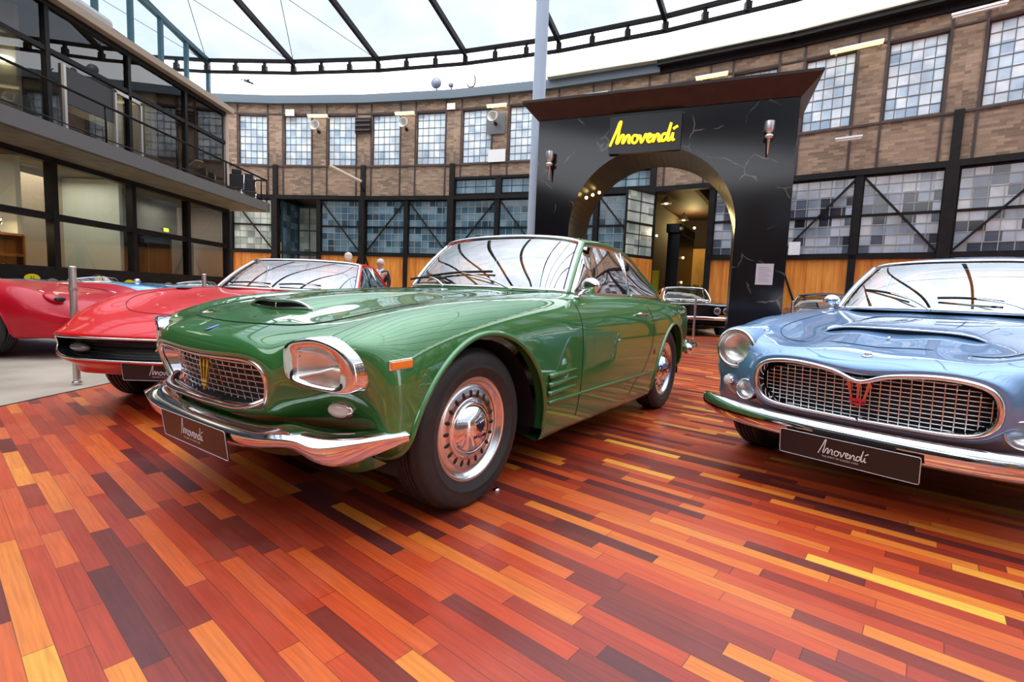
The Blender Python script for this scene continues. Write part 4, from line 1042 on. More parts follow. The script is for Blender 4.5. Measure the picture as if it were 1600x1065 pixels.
    for sg in (1, -1):
        make_wheel(car, (0, sg*.69, .33), .335, .155, .214, sg, 'slots', emblem=True)
        make_wheel(car, (-2.5, sg*.675, .33), .335, .155, .214, sg, 'slots', emblem=True)
    return car

def wiper(car, base, b0, b1):
    """arm from its spindle to the middle of a blade lying on the glass from b0 to b1"""
    base, b0, b1 = Vector(base), Vector(b0)+Vector((.026, 0, .014)), Vector(b1)+Vector((.026, 0, .014)); mid = b0.lerp(b1, .55)+Vector((.016, 0, .012))
    w = MB(); w.tube(curve([base, base.lerp(mid, .3)+Vector((.012, 0, .018)), base.lerp(mid, .7)+Vector((.012, 0, .012)), mid], 14), [.007]*5+[.0055]*5+[.004]*4, 6); w.ball(base, (.015, .015, .013))
    a = w.build('wiper_arm', CHROME, car)
    b = MB(); b.tube(curve([b0+Vector((.008, 0, 0)), b0.lerp(b1, .5)+Vector((.018, 0, .010)), b1+Vector((.008, 0, 0))], 16), .0065, 6, flat=1.3); b.build('wiper_blade', BLACK, a)

def lamp_lens(parent, ring, c, bulge, refl=True):
    """domed clear lens over a silvered bowl inside the ring"""
    n = len(ring); rows = []; bowl = []
    for k in range(7):
        t = k/6; rows.append([ring[i]*(1-t)+c*t+Vector((bulge*(1-(1-t)**2), 0, 0)) for i in range(n)])
        bowl.append([ring[i]*(1-t)+c*t-Vector((.012+.07*math.sqrt(t*(2-t)) if t > 0 else .012, 0, 0)) for i in range(n)])
    m = MB(); m.grid(rows, closed_v=True); m.build('headlamp_glass', LENS_RIB, parent)
    m = MB(); m.grid(bowl, closed_v=True); m.build('headlamp_reflector', mat('reflector', (0.85, 0.83, 0.78), 0.24, 1.0), parent)

def greenhouse(car, B, W, paint, seat, wheel_side=1, interior=True, ws=None, trim=None):
    n = 41
    wb, wh = mirror_curve(W['wb'], n), mirror_curve(W['wh'], n)
    e0, e1 = curve([wb[0], wb[0]*.5+wh[0]*.5+Vector((.012, -.006, .012)), wh[0]], 21), curve([wb[-1], wb[-1]*.5+wh[-1]*.5+Vector((.012, .006, .012)), wh[-1]], 21)
    S = coons(wb, wh, e0, e1, bulge=(.012, 0, .012))
    g = MB(); g.grid(S, flip=True); g.build('windscreen', ws or WSGLASS, car)
    ring = wb+e1[1:-1]+wh[::-1]+e0[-2:0:-1]
    t = MB(); t.tube(ring, .0155, 8, closed=True); t.build('windscreen_trim', trim or CHROME, car)
    t = MB(); cen = sum(ring, Vector())/len(ring); t.tube([p+(cen-p).normalized()*.014+Vector((.006, 0, .004)) for p in ring], .0045, 6, closed=True); t.build('windscreen_seal', BLACK, car)
    # roof panel
    rl = curve(W['rail'], 60); rh = mirror_curve(W['rh'], n)
    kx = min(range(60), key=lambda i: abs(rl[i].x-W['rh'][-1][0])); side = curve([tuple(p) for p in rl[:kx+1]], 25); side[0] = wh[-1].copy(); side[-1] = rh[-1].copy()
    sm = [Vector((p.x, -p.y, p.z)) for p in side]
    zc = (wh[n//2].z+rh[n//2].z)/2
    S = coons(wh, rh, sm, side, bulge=(0, 0, W['crown']-zc-.004))
    r = MB(); r.grid(S, flip=False); roof = r.build('roof', paint, car)
    # rear window
    rb = mirror_curve(W['rb'], n); f0, f1 = curve([rh[0]*.86+rh[n//2]*.14, rb[0]], 15), curve([rh[-1]*.86+rh[n//2]*.14, rb[-1]], 15)
    rh2 = [rh[0].lerp(rh[-1], 0)*0+Vector((p.x-.01, p.y*.86, p.z-.004)) for p in rh]
    f0, f1 = curve([rh2[0], rb[0]], 15), curve([rh2[-1], rb[-1]], 15)
    S = coons(rh2, rb, f0, f1, bulge=(-.03, 0, .03)); g = MB(); g.grid(S); g.build('rear_window', GLASS, car)
    t = MB(); t.tube(rh2+f1[1:-1]+rb[::-1]+f0[-2:0:-1], .009, 6, closed=True); t.build('rear_window_trim', CHROME, car)
    for sg in (1, -1):
        fl = lambda P: [Vector((p.x, sg*p.y, p.z)) for p in P]
        # rear quarter (C) panel between the rail and the rear window
        rc = rl[kx:]; rc = curve([tuple(p) for p in rc], 15); a0 = [Vector((p.x, abs(p.y), p.z)) for p in f1]
        cp = MB(); cp.grid([fl(rc), fl([a*.5+b*.5+Vector((0, .004, .012)) for a, b in zip(rc, a0)]), fl(a0)], flip=sg < 0)
        rr = curve([tuple(rh[-1]), tuple(rh2[-1])], 6)
        cp.build('rear_pillar', paint, car)
        # front pillar and roof rail as bodywork
        ap = [Vector((p.x-.012, abs(p.y)+.006, p.z)) for p in e1]
        pl = MB(); pl.tube(fl([Vector((ap[0].x+.01, ap[0].y, ap[0].z-.02))]+ap), .021, 10, flat=.8); pl.tube(fl(rl), .016, 10, flat=1.0); pl.build('front_pillar', paint, car)
        # side glass, inset a little
        bz, by = W['beltz'], W['belt']; x0, x1 = W['bx']
        top = [p for p in ([Vector((ap[-1].x, ap[-1].y, ap[-1].z))]+rl) ]
        def railz(x):
            for a, b in zip(rl[:-1], rl[1:]):
                if b.x <= x <= a.x:
                    k = (a.x-x)/max(1e-6, a.x-b.x); q = a.lerp(b, k); return q
            return rl[0] if x > rl[0].x else rl[-1]
        def upper(x):
            if x > rl[0].x:
                k = (ap[0].x-x)/max(1e-6, ap[0].x-ap[-1].x); return ap[0].lerp(ap[-1], min(1, max(0, k)))
            return railz(x)
        def pane(xa, xb, name, nn=20):
            xs = np.linspace(xa, xb, nn); lo = [Vector((x, by, bz)) for x in xs]; hi = [upper(x)+Vector((0, -.004, -.012)) for x in xs]
            gm = MB(); gm.grid([fl([l*(1-k/6)+h*(k/6)+Vector((0, .012*4*(k/6)*(1-k/6), 0)) for l, h in zip(lo, hi)]) for k in range(7)], flip=sg > 0)
            o = gm.build(name, GLASS, car)
            tm = MB(); tm.tube(fl(lo), .010, 6); tm.tube(fl([p+Vector((0, .006, -.006)) for p in hi]), .006, 6)
            tm.tube(fl([lo[0], hi[0]]), .007, 6); tm.tube(fl([lo[-1], hi[-1]]), .007, 6); tm.build('window_frame', CHROME, o)
            return o
        b0, b1 = W['bpil']
        if W.get('vent'):
            pane(x0, W['vent'], 'quarter_light', 10)
            pane(W['vent']-.012, b0+.02, 'side_window')
        else:
            xv = x0-.235
            pane(x0, xv, 'quarter_light', 12); pane(xv-.012, b0+.02, 'side_window')
        if W.get('quarter'): pane(b0-.02, x1, 'rear_quarter_window', 24)
        bp = MB(); bp.tube(fl([Vector((b0, by, bz)), upper(b1)+Vector((0, 0, -.01))]), .016, 8, flat=.5, up=(1, 0, 0)); bp.build('door_pillar', CHROME, car)
    if not interior: return
    # cabin: tub, dash, seats, steering wheel
    x0, x1 = W['bx']; by, bz = W['belt'], W['beltz']
    tub = MB(); tub.boxb(x1+.02, x0-.15, -by, by, .22, .30); tub.boxb(x1+.0, x1+.08, -.6, .6, .25, bz-.03)
    for sg in (1, -1): tub.boxb(x1+.05, x0-.10, sg*(by+.02), sg*(by+.05), .22, bz-.02)
    tub.build('cabin_trim', mat(seat.name+'_trim', tuple(c*.5 for c in seat.node_tree.nodes['Principled BSDF'].inputs['Base Color'].default_value[:3]), 0.6), car)
    wbx = W['wb'][0][0]
    d = MB(); d.tube([(wbx-.22, -by, bz-.08), (wbx-.22, 0, bz-.06), (wbx-.22, by, bz-.08)], .10, 14, flat=.75); d.grid([[(wbx-.22, -by, bz-.01), (wbx-.22, 0, bz+.005), (wbx-.22, by, bz-.01)], [(wbx-.04, -.50, bz-.005), (wbx+.02, 0, bz-.005), (wbx-.04, .50, bz-.005)]]); d.build('dashboard', BLACK, car)
    xs = (x0+x1)/2+.14
    for sg in (1, -1):
        s_ = MB(); s_.ball((xs+.12, sg*.33, .46), (.27, .24, .11)); s_.ball((xs-.17, sg*.33, .74), (.10, .235, .32), M=Matrix.Rotation(R(-12), 3, 'Y')); s_.build('front_seat', seat, car)
    s_ = MB(); s_.ball((x1+.50, 0, .52), (.22, .55, .10)); s_.ball((x1+.27, 0, .76), (.10, .55, .20)); s_.build('rear_bench', seat, car)
    sw = MB(); c = Vector((wbx-.50, wheel_side*.33, bz-.05)); M = Matrix.Rotation(R(-65), 3, 'Y')
    sw.tube([c+M @ Vector((.19*math.cos(a), .19*math.sin(a), 0)) for a in np.linspace(0, 2*math.pi, 40, endpoint=False)], .011, 8, closed=True)
    for a in (0.5, 2.6, 4.7): sw.tube([c, c+M @ Vector((.19*math.cos(a), .19*math.sin(a), 0))], .008, 6)
    sw.build('steering_wheel', BLACK, car)
# ---------------------------------------------------------------- the blue coupe
def arch_parts(car, B, arches, paint, yin=.40, wells=None, r=.0125):
    for e in B.arch_edges:
        for sg in (1, -1):
            lip = MB(); P = [Vector((p.x, sg*p.y, p.z)) for p in e]
            lip.tube([Vector((p.x, p.y-sg*.002, p.z+.004)) for p in P], r, 8, up=(0, 1, 0))
            lip.grid([P, [Vector((p.x, p.y-sg*0.05, p.z)) for p in P]], flip=sg < 0); lip.build('wheel_arch_lip', paint, car)
    well = MB()
    for (xc, Rf, Rb, zt, zb) in arches:
        for sg in (1, -1):
            A = [R(a) for a in range(0, 181, 12)]; yo = min(abs(p.y) for p in B.arch_edges[arches.index((xc, Rf, Rb, zt, zb))])-.03
            P0 = [Vector((xc+.43*math.cos(a), sg*yo, zb+.03+(zt-zb-.02)*math.sin(a))) for a in A]; P1 = [Vector((p.x, sg*yin, p.z)) for p in P0]
            well.grid([P0, P1]); well.add([Vector((xc, sg*yin, zb+.05))]+P1, [(0, i+1, i+2) for i in range(len(A)-1)])
    fx, rx = arches[0][0], arches[1][0]
    well.boxb(rx-.5, fx+.42, -.38, .38, .18, .24); well.boxb(rx+.5, fx-.48, -.66, .66, .18, .24)
    return well.build('wheel_wells', BLACK, car)
def round_lamp(car, c, r, depth=.05, name='headlamp', tilt=0.0, yaw=0.0, ringmat=None, shell=True):
    M = Matrix.Rotation(R(yaw), 3, 'Z') @ Matrix.Rotation(R(tilt), 3, 'Y'); c = Vector(c)
    m = MB(); pr = [(r*1.10, -depth), (r*1.10, -.008), (r*1.06, .006), (r*.98, .010), (r*.92, .004), (r*.90, -.006)]
    m.lathe(pr, c=c, axis='X', seg=48, M=M); b = m.build(name, ringmat or CHROME, car)
    g = MB(); g.lathe([(r*.91*math.cos(t), .002+r*.22*math.sin(t)) for t in np.linspace(0, math.pi/2, 9)], c=c, axis='X', seg=40, M=M); g.build(name+'_glass', LENS_RIB, b)
    g = MB(); g.lathe([(r*.90*math.cos(t), -.006-r*.55*math.sin(t)) for t in np.linspace(0, math.pi/2, 9)], c=c, axis='X', seg=40, M=M); g.build(name+'_reflector', mat('reflector', (0.85, 0.83, 0.78), 0.24, 1.0), b)
    return b
def shut(B, car, gap, doors, seamcol=(0.004, 0.012, 0.005), name='seam', r=.0022):
    L = MB(); half = curve([(x, y, 0) for x, y in gap], 60)
    L.tube([B.top(p.x, p.y, .0012) for p in half]+[B.top(p.x, -p.y, .0012) for p in half[-2::-1]], r, 5)
    L.build('hood_seam', mat(name, seamcol, 0.5), car)
    for d in doors:
        for sg in (1, -1):
            L = MB(); L.tube([B.side(p.x, p.z, .0005, sg) for p in curve([(x, 0, z) for x, z in d], 30)], r, 5); L.build('door_seam', mat(name, seamcol, 0.5), car)

def make_blue():
    paint = paint_mat('blue_paint', (0.15, 0.31, 0.54), 0.40)
    car = empty('coupe_car', (2.0799, 2.624, 0), R(220.03), 'light blue metallic coupe with round headlamps and wide oval grille, cut by the right edge', 'car')
    N = [
     [(.735,0,.600),(.735,.2,.622),(.722,.37,.617),(.715,.425,.590),(.712,.443,.555),(.71,.448,.515),(.705,.44,.47),(.70,.41,.43),(.70,.34,.405),(.70,.2,.398),(.70,0,.395)],
     [(.744,0,.617),(.744,.2,.640),(.728,.385,.634),(.718,.447,.60),(.714,.466,.555),(.711,.470,.515),(.706,.46,.465),(.70,.425,.415),(.70,.35,.388),(.70,.2,.380),(.70,0,.377)],
     [(.728,0,.648),(.726,.2,.662),(.705,.40,.652),(.692,.475,.612),(.685,.502,.56),(.68,.508,.51),(.67,.498,.45),(.66,.45,.40),(.655,.36,.367),(.65,.2,.352),(.65,0,.348)],
     [(.680,0,.674),(.677,.2,.686),(.655,.42,.682),(.650,.53,.668),(.638,.60,.625),(.628,.625,.56),(.615,.62,.49),(.60,.58,.42),(.58,.48,.36),(.56,.25,.32),(.56,0,.31)],
     [(.57,0,.702),(.57,.2,.710),(.565,.42,.706),(.572,.585,.735),(.565,.685,.70),(.55,.73,.60),(.54,.725,.50),(.52,.695,.42),(.49,.60,.35),(.42,.3,.28),(.42,0,.27)],
     [(.45,0,.724),(.45,.2,.731),(.45,.44,.718),(.455,.60,.768),(.46,.705,.735),(.465,.765,.63),(.465,.780,.52),(.46,.765,.42),(.45,.725,.34),(.42,.5,.27),(.3,0,.25)],
     [(.34,0,.744),(.34,.2,.750),(.34,.45,.734),(.34,.615,.788),(.34,.722,.755),(.345,.788,.66),(.35,.803,.54),(.36,.795,.42),(.37,.78,.33),(.38,.7,.25),(.2,0,.23)],
     [(.15,0,.772),(.15,.2,.777),(.15,.46,.760),(.15,.63,.812),(.15,.735,.78),(.15,.803,.68),(.16,.818,.55),(.16,.812,.42),(.16,.80,.32),(.15,.72,.22),(.05,0,.2)],
     [(-.1,0,.798),(-.1,.2,.802),(-.1,.47,.786),(-.1,.635,.830),(-.1,.742,.80),(-.1,.81,.70),(-.1,.825,.56),(-.1,.82,.42),(-.1,.80,.30),(-.1,.73,.2),(-.1,0,.18)],
     [(-.4,0,.832),(-.4,.2,.835),(-.4,.48,.822),(-.4,.64,.852),(-.4,.745,.822),(-.4,.812,.715),(-.4,.828,.57),(-.4,.822,.41),(-.4,.79,.22),(-.4,.72,.18),(-.4,0,.17)],
     [(-.75,0,.862),(-.75,.2,.864),(-.75,.48,.856),(-.75,.64,.872),(-.75,.745,.842),(-.75,.812,.73),(-.75,.828,.58),(-.75,.822,.41),(-.75,.785,.2),(-.75,.71,.17),(-.75,0,.17)],
     [(-1.05,0,.878),(-1.05,.2,.878),(-1.05,.48,.874),(-1.05,.635,.876),(-1.05,.742,.846),(-1.05,.81,.74),(-1.05,.826,.59),(-1.05,.82,.41),(-1.05,.782,.2),(-1.05,.70,.17),(-1.05,0,.17)],
     [(-1.5,0,.88),(-1.5,.2,.88),(-1.5,.5,.878),(-1.5,.64,.876),(-1.5,.742,.846),(-1.5,.81,.74),(-1.5,.826,.59),(-1.5,.82,.41),(-1.5,.782,.2),(-1.5,.70,.17),(-1.5,0,.17)],
     [(-2.0,0,.88),(-2.0,.2,.88),(-2.0,.5,.878),(-2.0,.64,.874),(-2.0,.745,.842),(-2.0,.812,.74),(-2.0,.828,.59),(-2.0,.822,.41),(-2.0,.784,.2),(-2.0,.70,.17),(-2.0,0,.17)],
     [(-2.5,0,.872),(-2.5,.2,.872),(-2.5,.5,.868),(-2.5,.63,.866),(-2.5,.74,.832),(-2.5,.805,.74),(-2.5,.822,.60),(-2.5,.815,.45),(-2.5,.79,.25),(-2.5,.70,.2),(-2.5,0,.19)],
     [(-2.9,0,.85),(-2.9,.2,.85),(-2.9,.5,.846),(-2.9,.60,.842),(-2.9,.70,.805),(-2.9,.755,.72),(-2.9,.77,.60),(-2.9,.76,.46),(-2.9,.73,.33),(-2.9,.62,.26),(-2.9,0,.24)],
     [(-3.25,0,.80),(-3.25,.2,.80),(-3.25,.45,.80),(-3.25,.55,.795),(-3.25,.62,.76),(-3.25,.665,.69),(-3.24,.675,.59),(-3.22,.66,.48),(-3.20,.62,.39),(-3.17,.5,.33),(-3.15,0,.31)],
     [(-3.36,0,.74),(-3.36,.2,.74),(-3.36,.38,.74),(-3.36,.46,.735),(-3.36,.51,.70),(-3.36,.53,.65),(-3.35,.535,.58),(-3.33,.52,.50),(-3.30,.48,.43),(-3.27,.38,.39),(-3.25,0,.37)],
     [(-3.37,0,.66),(-3.37,.12,.66),(-3.37,.24,.66),(-3.37,.28,.65),(-3.37,.30,.63),(-3.37,.31,.60),(-3.365,.31,.56),(-3.36,.30,.53),(-3.35,.27,.51),(-3.34,.2,.50),(-3.34,0,.50)],
    ]
    B = Body(N); arches = [(-.01, .44, .45, .70, .20), (-2.60, .44, .42, .69, .20)]
    lc = lambda c: (c[..., 0] > .4) & ((np.abs(c[..., 1]-.60)**2+(c[..., 2]-.65)**2) < .082**2)
    mb = B.mesh(arches, hole=(-1.15, -2.75), hole_j=2.6, cut=lc); mb.boxb(-3.37, -3.34, -.29, .29, .51, .65)
    mb.build('body', paint, car); arch_parts(car, B, arches, paint)
    # fender tunnels over the lamps, lamps
    for sg in (1, -1):
        c = Vector((.635, sg*.60, .650)); m = MB()
        m.lathe([(.120, -.20), (.119, -.13), (.117, -.07), (.114, -.02), (.111, -.002), (.104, .002)], c=c, axis='X', seg=48, M=Matrix.Rotation(R(4), 3, 'Y') @ Matrix.Rotation(R(sg*4), 3, 'Z')); m.build('headlamp_cowl', paint, car)
        round_lamp(car, c+Vector((.006, 0, 0)), .098, .03, yaw=sg*3)
        q = B.front(sg*.512, .445); round_lamp(car, q+Vector((.022, 0, 0)), .052, .05, 'fog_lamp', yaw=sg*10)
        q = B.front(sg*.635, .470); m = MB(); m.ball(q+Vector((.004, 0, 0)), (.030, .034, .034), M=Matrix.Rotation(R(sg*30), 3, 'Z')); t = m.build('turn_lamp', CHROME, car)
        m = MB(); m.ball(q+Vector((.012, sg*.004, 0)), (.028, .029, .029)); m.build('lamp_lens', mat('ribbed_lens', (0.75, 0.72, 0.68), 0.12, 0, 1), t)
    # grille
    rim = [Vector(p) for p in B.ev([0.0], [np.linspace(-B.vk[-1], B.vk[-1], 160)])[0]]
    def notch(p):
        k = math.exp(-(p.y/.065)**2) if p.z > .5 else 0; return Vector((p.x+.006, p.y, p.z-.030*k))
    sur = MB(); rr = [notch(p) for p in rim]
    sur.tube(rr, .011, 10, closed=True)
    inn = [Vector((p.x-.05, p.y*.965, .51+(p.z-.51)*.93)) for p in rr]; sur.grid([rr, inn], closed_v=True)
    s_ = sur.build('grille_surround', CHROME, car); s_['label'] = 'chrome surround of the oval grille'
    gm = MB(); gx = lambda y: .694-.05*(abs(y)/.44)**2.2
    yw = lambda z: .445*(max(0.05, 1-(abs(z-.508)/.118)**3))**.4
    for z in np.linspace(.412, .602, 11):
        w = yw(z)*.97; gm.tube([(gx(y)+(z-.5)*.10, y, z) for y in np.linspace(-w, w, 36)], .0028, 5)
    for y in np.linspace(-.418, .418, 25):
        h = .108*(max(0, 1-(abs(y)/.45)**4))**.5
        gm.tube([(gx(y)+.002+(z-.5)*.10, y, z) for z in np.linspace(.503-h, .503+h, 6)], .0030, 5, flat=1)
    gm.build('grille_bars', mat('grille_alloy', (0.80, 0.78, 0.75), 0.2, 1.0), car)
    bk = MB(); bk.grid([[(gx(y)-.05, y, z) for z in (.39, .635)] for y in np.linspace(-.44, .44, 14)]); bk.build('grille_backing', BLACK, car)
    T = trident_polys(.128); M = Matrix(((0, 0, 1, .728), (1, 0, 0, 0), (0, 1, 0, .508), (0, 0, 0, 1)))
    em = MB(); eb = MB()
    for i, p in enumerate(T): (em if i < 3 else eb).prism([(x*.8, y) for x, y in p], M, .010)
    e = em.build('grille_emblem', mat('emblem_red_chrome', (0.85, 0.32, 0.26), 0.2, 1.0), car); e['label'] = 'red and chrome three pronged emblem'
    eb.build('emblem_base', mat('enamel_red', (0.55, 0.02, 0.03), 0.2, 0, 1), e)
    shut(B, car, [(-.93, .56), (-.5, .555), (-.1, .545), (.2, .525), (.38, .48), (.48, .38), (.515, .2), (.52, 0)],
         [[(-.83, .83), (-.82, .6), (-.82, .35), (-.83, .24)], [(-1.92, .83), (-1.93, .6), (-1.9, .35), (-1.88, .24)]], (0.01, 0.015, 0.03), 'seam_blue')
    c = B.top(.66, 0, .002); m = MB(); m.ball(c, (.022, .022, .004), M=Matrix.Rotation(R(15), 3, 'Y')); b = m.build('nose_badge', mat('badge_silver', (0.75, 0.75, 0.8), 0.15, 1.0), car)
    m = MB()
    for p in trident_polys(.03): m.prism(p, Matrix.Translation(c+Vector((0, 0, .0035))) @ Matrix.Rotation(R(15), 4, 'Y') @ Matrix.Rotation(R(90), 4, 'Z'), .0012)
    m.build('badge_mark', mat('badge_dark', (0.02, 0.025, 0.06), 0.3), b)
    m = MB(); m.tube([B.top(.36, 0, .004), B.top(.33, 0, .012)], .007, 8); m.build('washer_nozzle', CHROME, car)
    # scoop
    ys = np.linspace(-.34, .34, 33); rows = []
    for x, up in [(.205, .026), (.16, .030), (.05, .030), (-.12, .026), (-.3, .018), (-.5, .008), (-.62, -.004)]:
        row = []
        for y in ys:
            yy = y*(1-.10*(.2-x)); e = max(0, 1-(abs(y)/.34)**6); p = B.top(x-.02*(abs(y)/.34)**2, yy); zt = B.top(x, 0).z+up-.006*(y/.34)**2; row.append((p.x, p.y, (p.z-.004)*(1-e)+max(p.z-.004, zt)*e))
        rows.append(row)
    m = MB(); m.grid(rows); s_ = m.build('hood_scoop', paint, car)
    m = MB(); m.tube([Vector(p)+Vector((.003, 0, 0)) for p in rows[0]], .005, 8); m.build('scoop_trim', CHROME, s_)
    base = [B.top(.205-.02*(abs(y)/.34)**2, y, .002) for y in ys]
    m = MB(); m.grid([[Vector(p)-Vector((.010, 0, .003)) for p in rows[0]], [p-Vector((.012, 0, 0)) for p in base]]); m.build('scoop_opening', BLACK, s_)
    # bumper, plate
    bx = lambda y: .790-.30*(abs(y)/.84)**3.4
    path = [Vector((bx(y), y, .325+.012*(abs(y)/.8)**2)) for y in np.linspace(-.815, .815, 81)]
    m = MB(); rs = [.052*max(.25, 1-(abs(p.y)/.835)**14)**.5 for p in path]
    m.tube(path, [r*.62 for r in rs], 14, flat=1.62, up=(0, 0, 1)); bu = m.build('front_bumper', CHROME, car)
    plate(car, (.842, 0, .268), rx=5)
    m = MB(); m.box((.826, 0.02, .335), (.02, .30, .022)); m.box((.80, 0, .29), (.07, .2, .02)); m.build('plate_bracket', BLACK, car)
    m = MB(); m.tube([(-3.05, .76, .44), (-3.30, .70, .45), (-3.42, .4, .45), (-3.44, 0, .45), (-3.42, -.4, .45), (-3.30, -.70, .45), (-3.05, -.76, .44)], .04, 10, up=(0, 0, 1)); m.build('rear_bumper', CHROME, car)
    W = dict(wb=[(-.80,0,.892),(-.815,.2,.892),(-.85,.42,.888),(-.90,.55,.884),(-.965,.625,.880)],
             wh=[(-1.28,0,1.232),(-1.285,.2,1.230),(-1.30,.36,1.222),(-1.325,.47,1.210),(-1.36,.525,1.194)],
             rail=[(-1.36,.525,1.194),(-1.5,.545,1.205),(-1.8,.55,1.20),(-2.1,.545,1.165),(-2.35,.55,1.09),(-2.62,.60,.94),(-2.72,.615,.875)],
             rh=[(-2.12,0,1.235),(-2.13,.25,1.228),(-2.15,.40,1.212),(-2.16,.48,1.192),(-2.17,.541,1.15)],
             rb=[(-2.72,0,.876),(-2.72,.25,.876),(-2.70,.42,.876),(-2.67,.52,.876),(-2.65,.545,.878)],
             crown=1.262, belt=.640, beltz=.880, bx=(-1.02, -2.55), bpil=(-1.98, -1.93), quarter=True)
    greenhouse(car, B, W, paint, seat=mat('cream_leather', (0.55, 0.50, 0.42), 0.45), wheel_side=1)
    wiper(car, (-.79, -.07, .894), (-1.045, -.48, 1.007), (-.895, -.20, .953)); wiper(car, (-.83, .40, .892), (-.885, -.044, .958), (-.888, .262, .942))
    for sg in (1, -1):
        m = MB(); c = B.top(-.92, sg*.66, .0); m.ball(c+Vector((-.02, sg*.01, .065)), (.055, .055, .042)); m.tube([c, c+Vector((-.01, 0, .05))], .012, 10); m.ball(c, (.035, .02, .01)); m.build('fender_mirror', CHROME, car)
        make_wheel(car, (0, sg*.675, .33), .335, .165, .214, sg, 'slots'); make_wheel(car, (-2.6, sg*.665, .33), .335, .165, .214, sg, 'slots')
        m = MB(); m.tube([B.side(x, .80, .012, sg) for x in np.linspace(-1.7, -1.86, 6)], .008, 8); m.build('door_handle', CHROME, car)
    return car
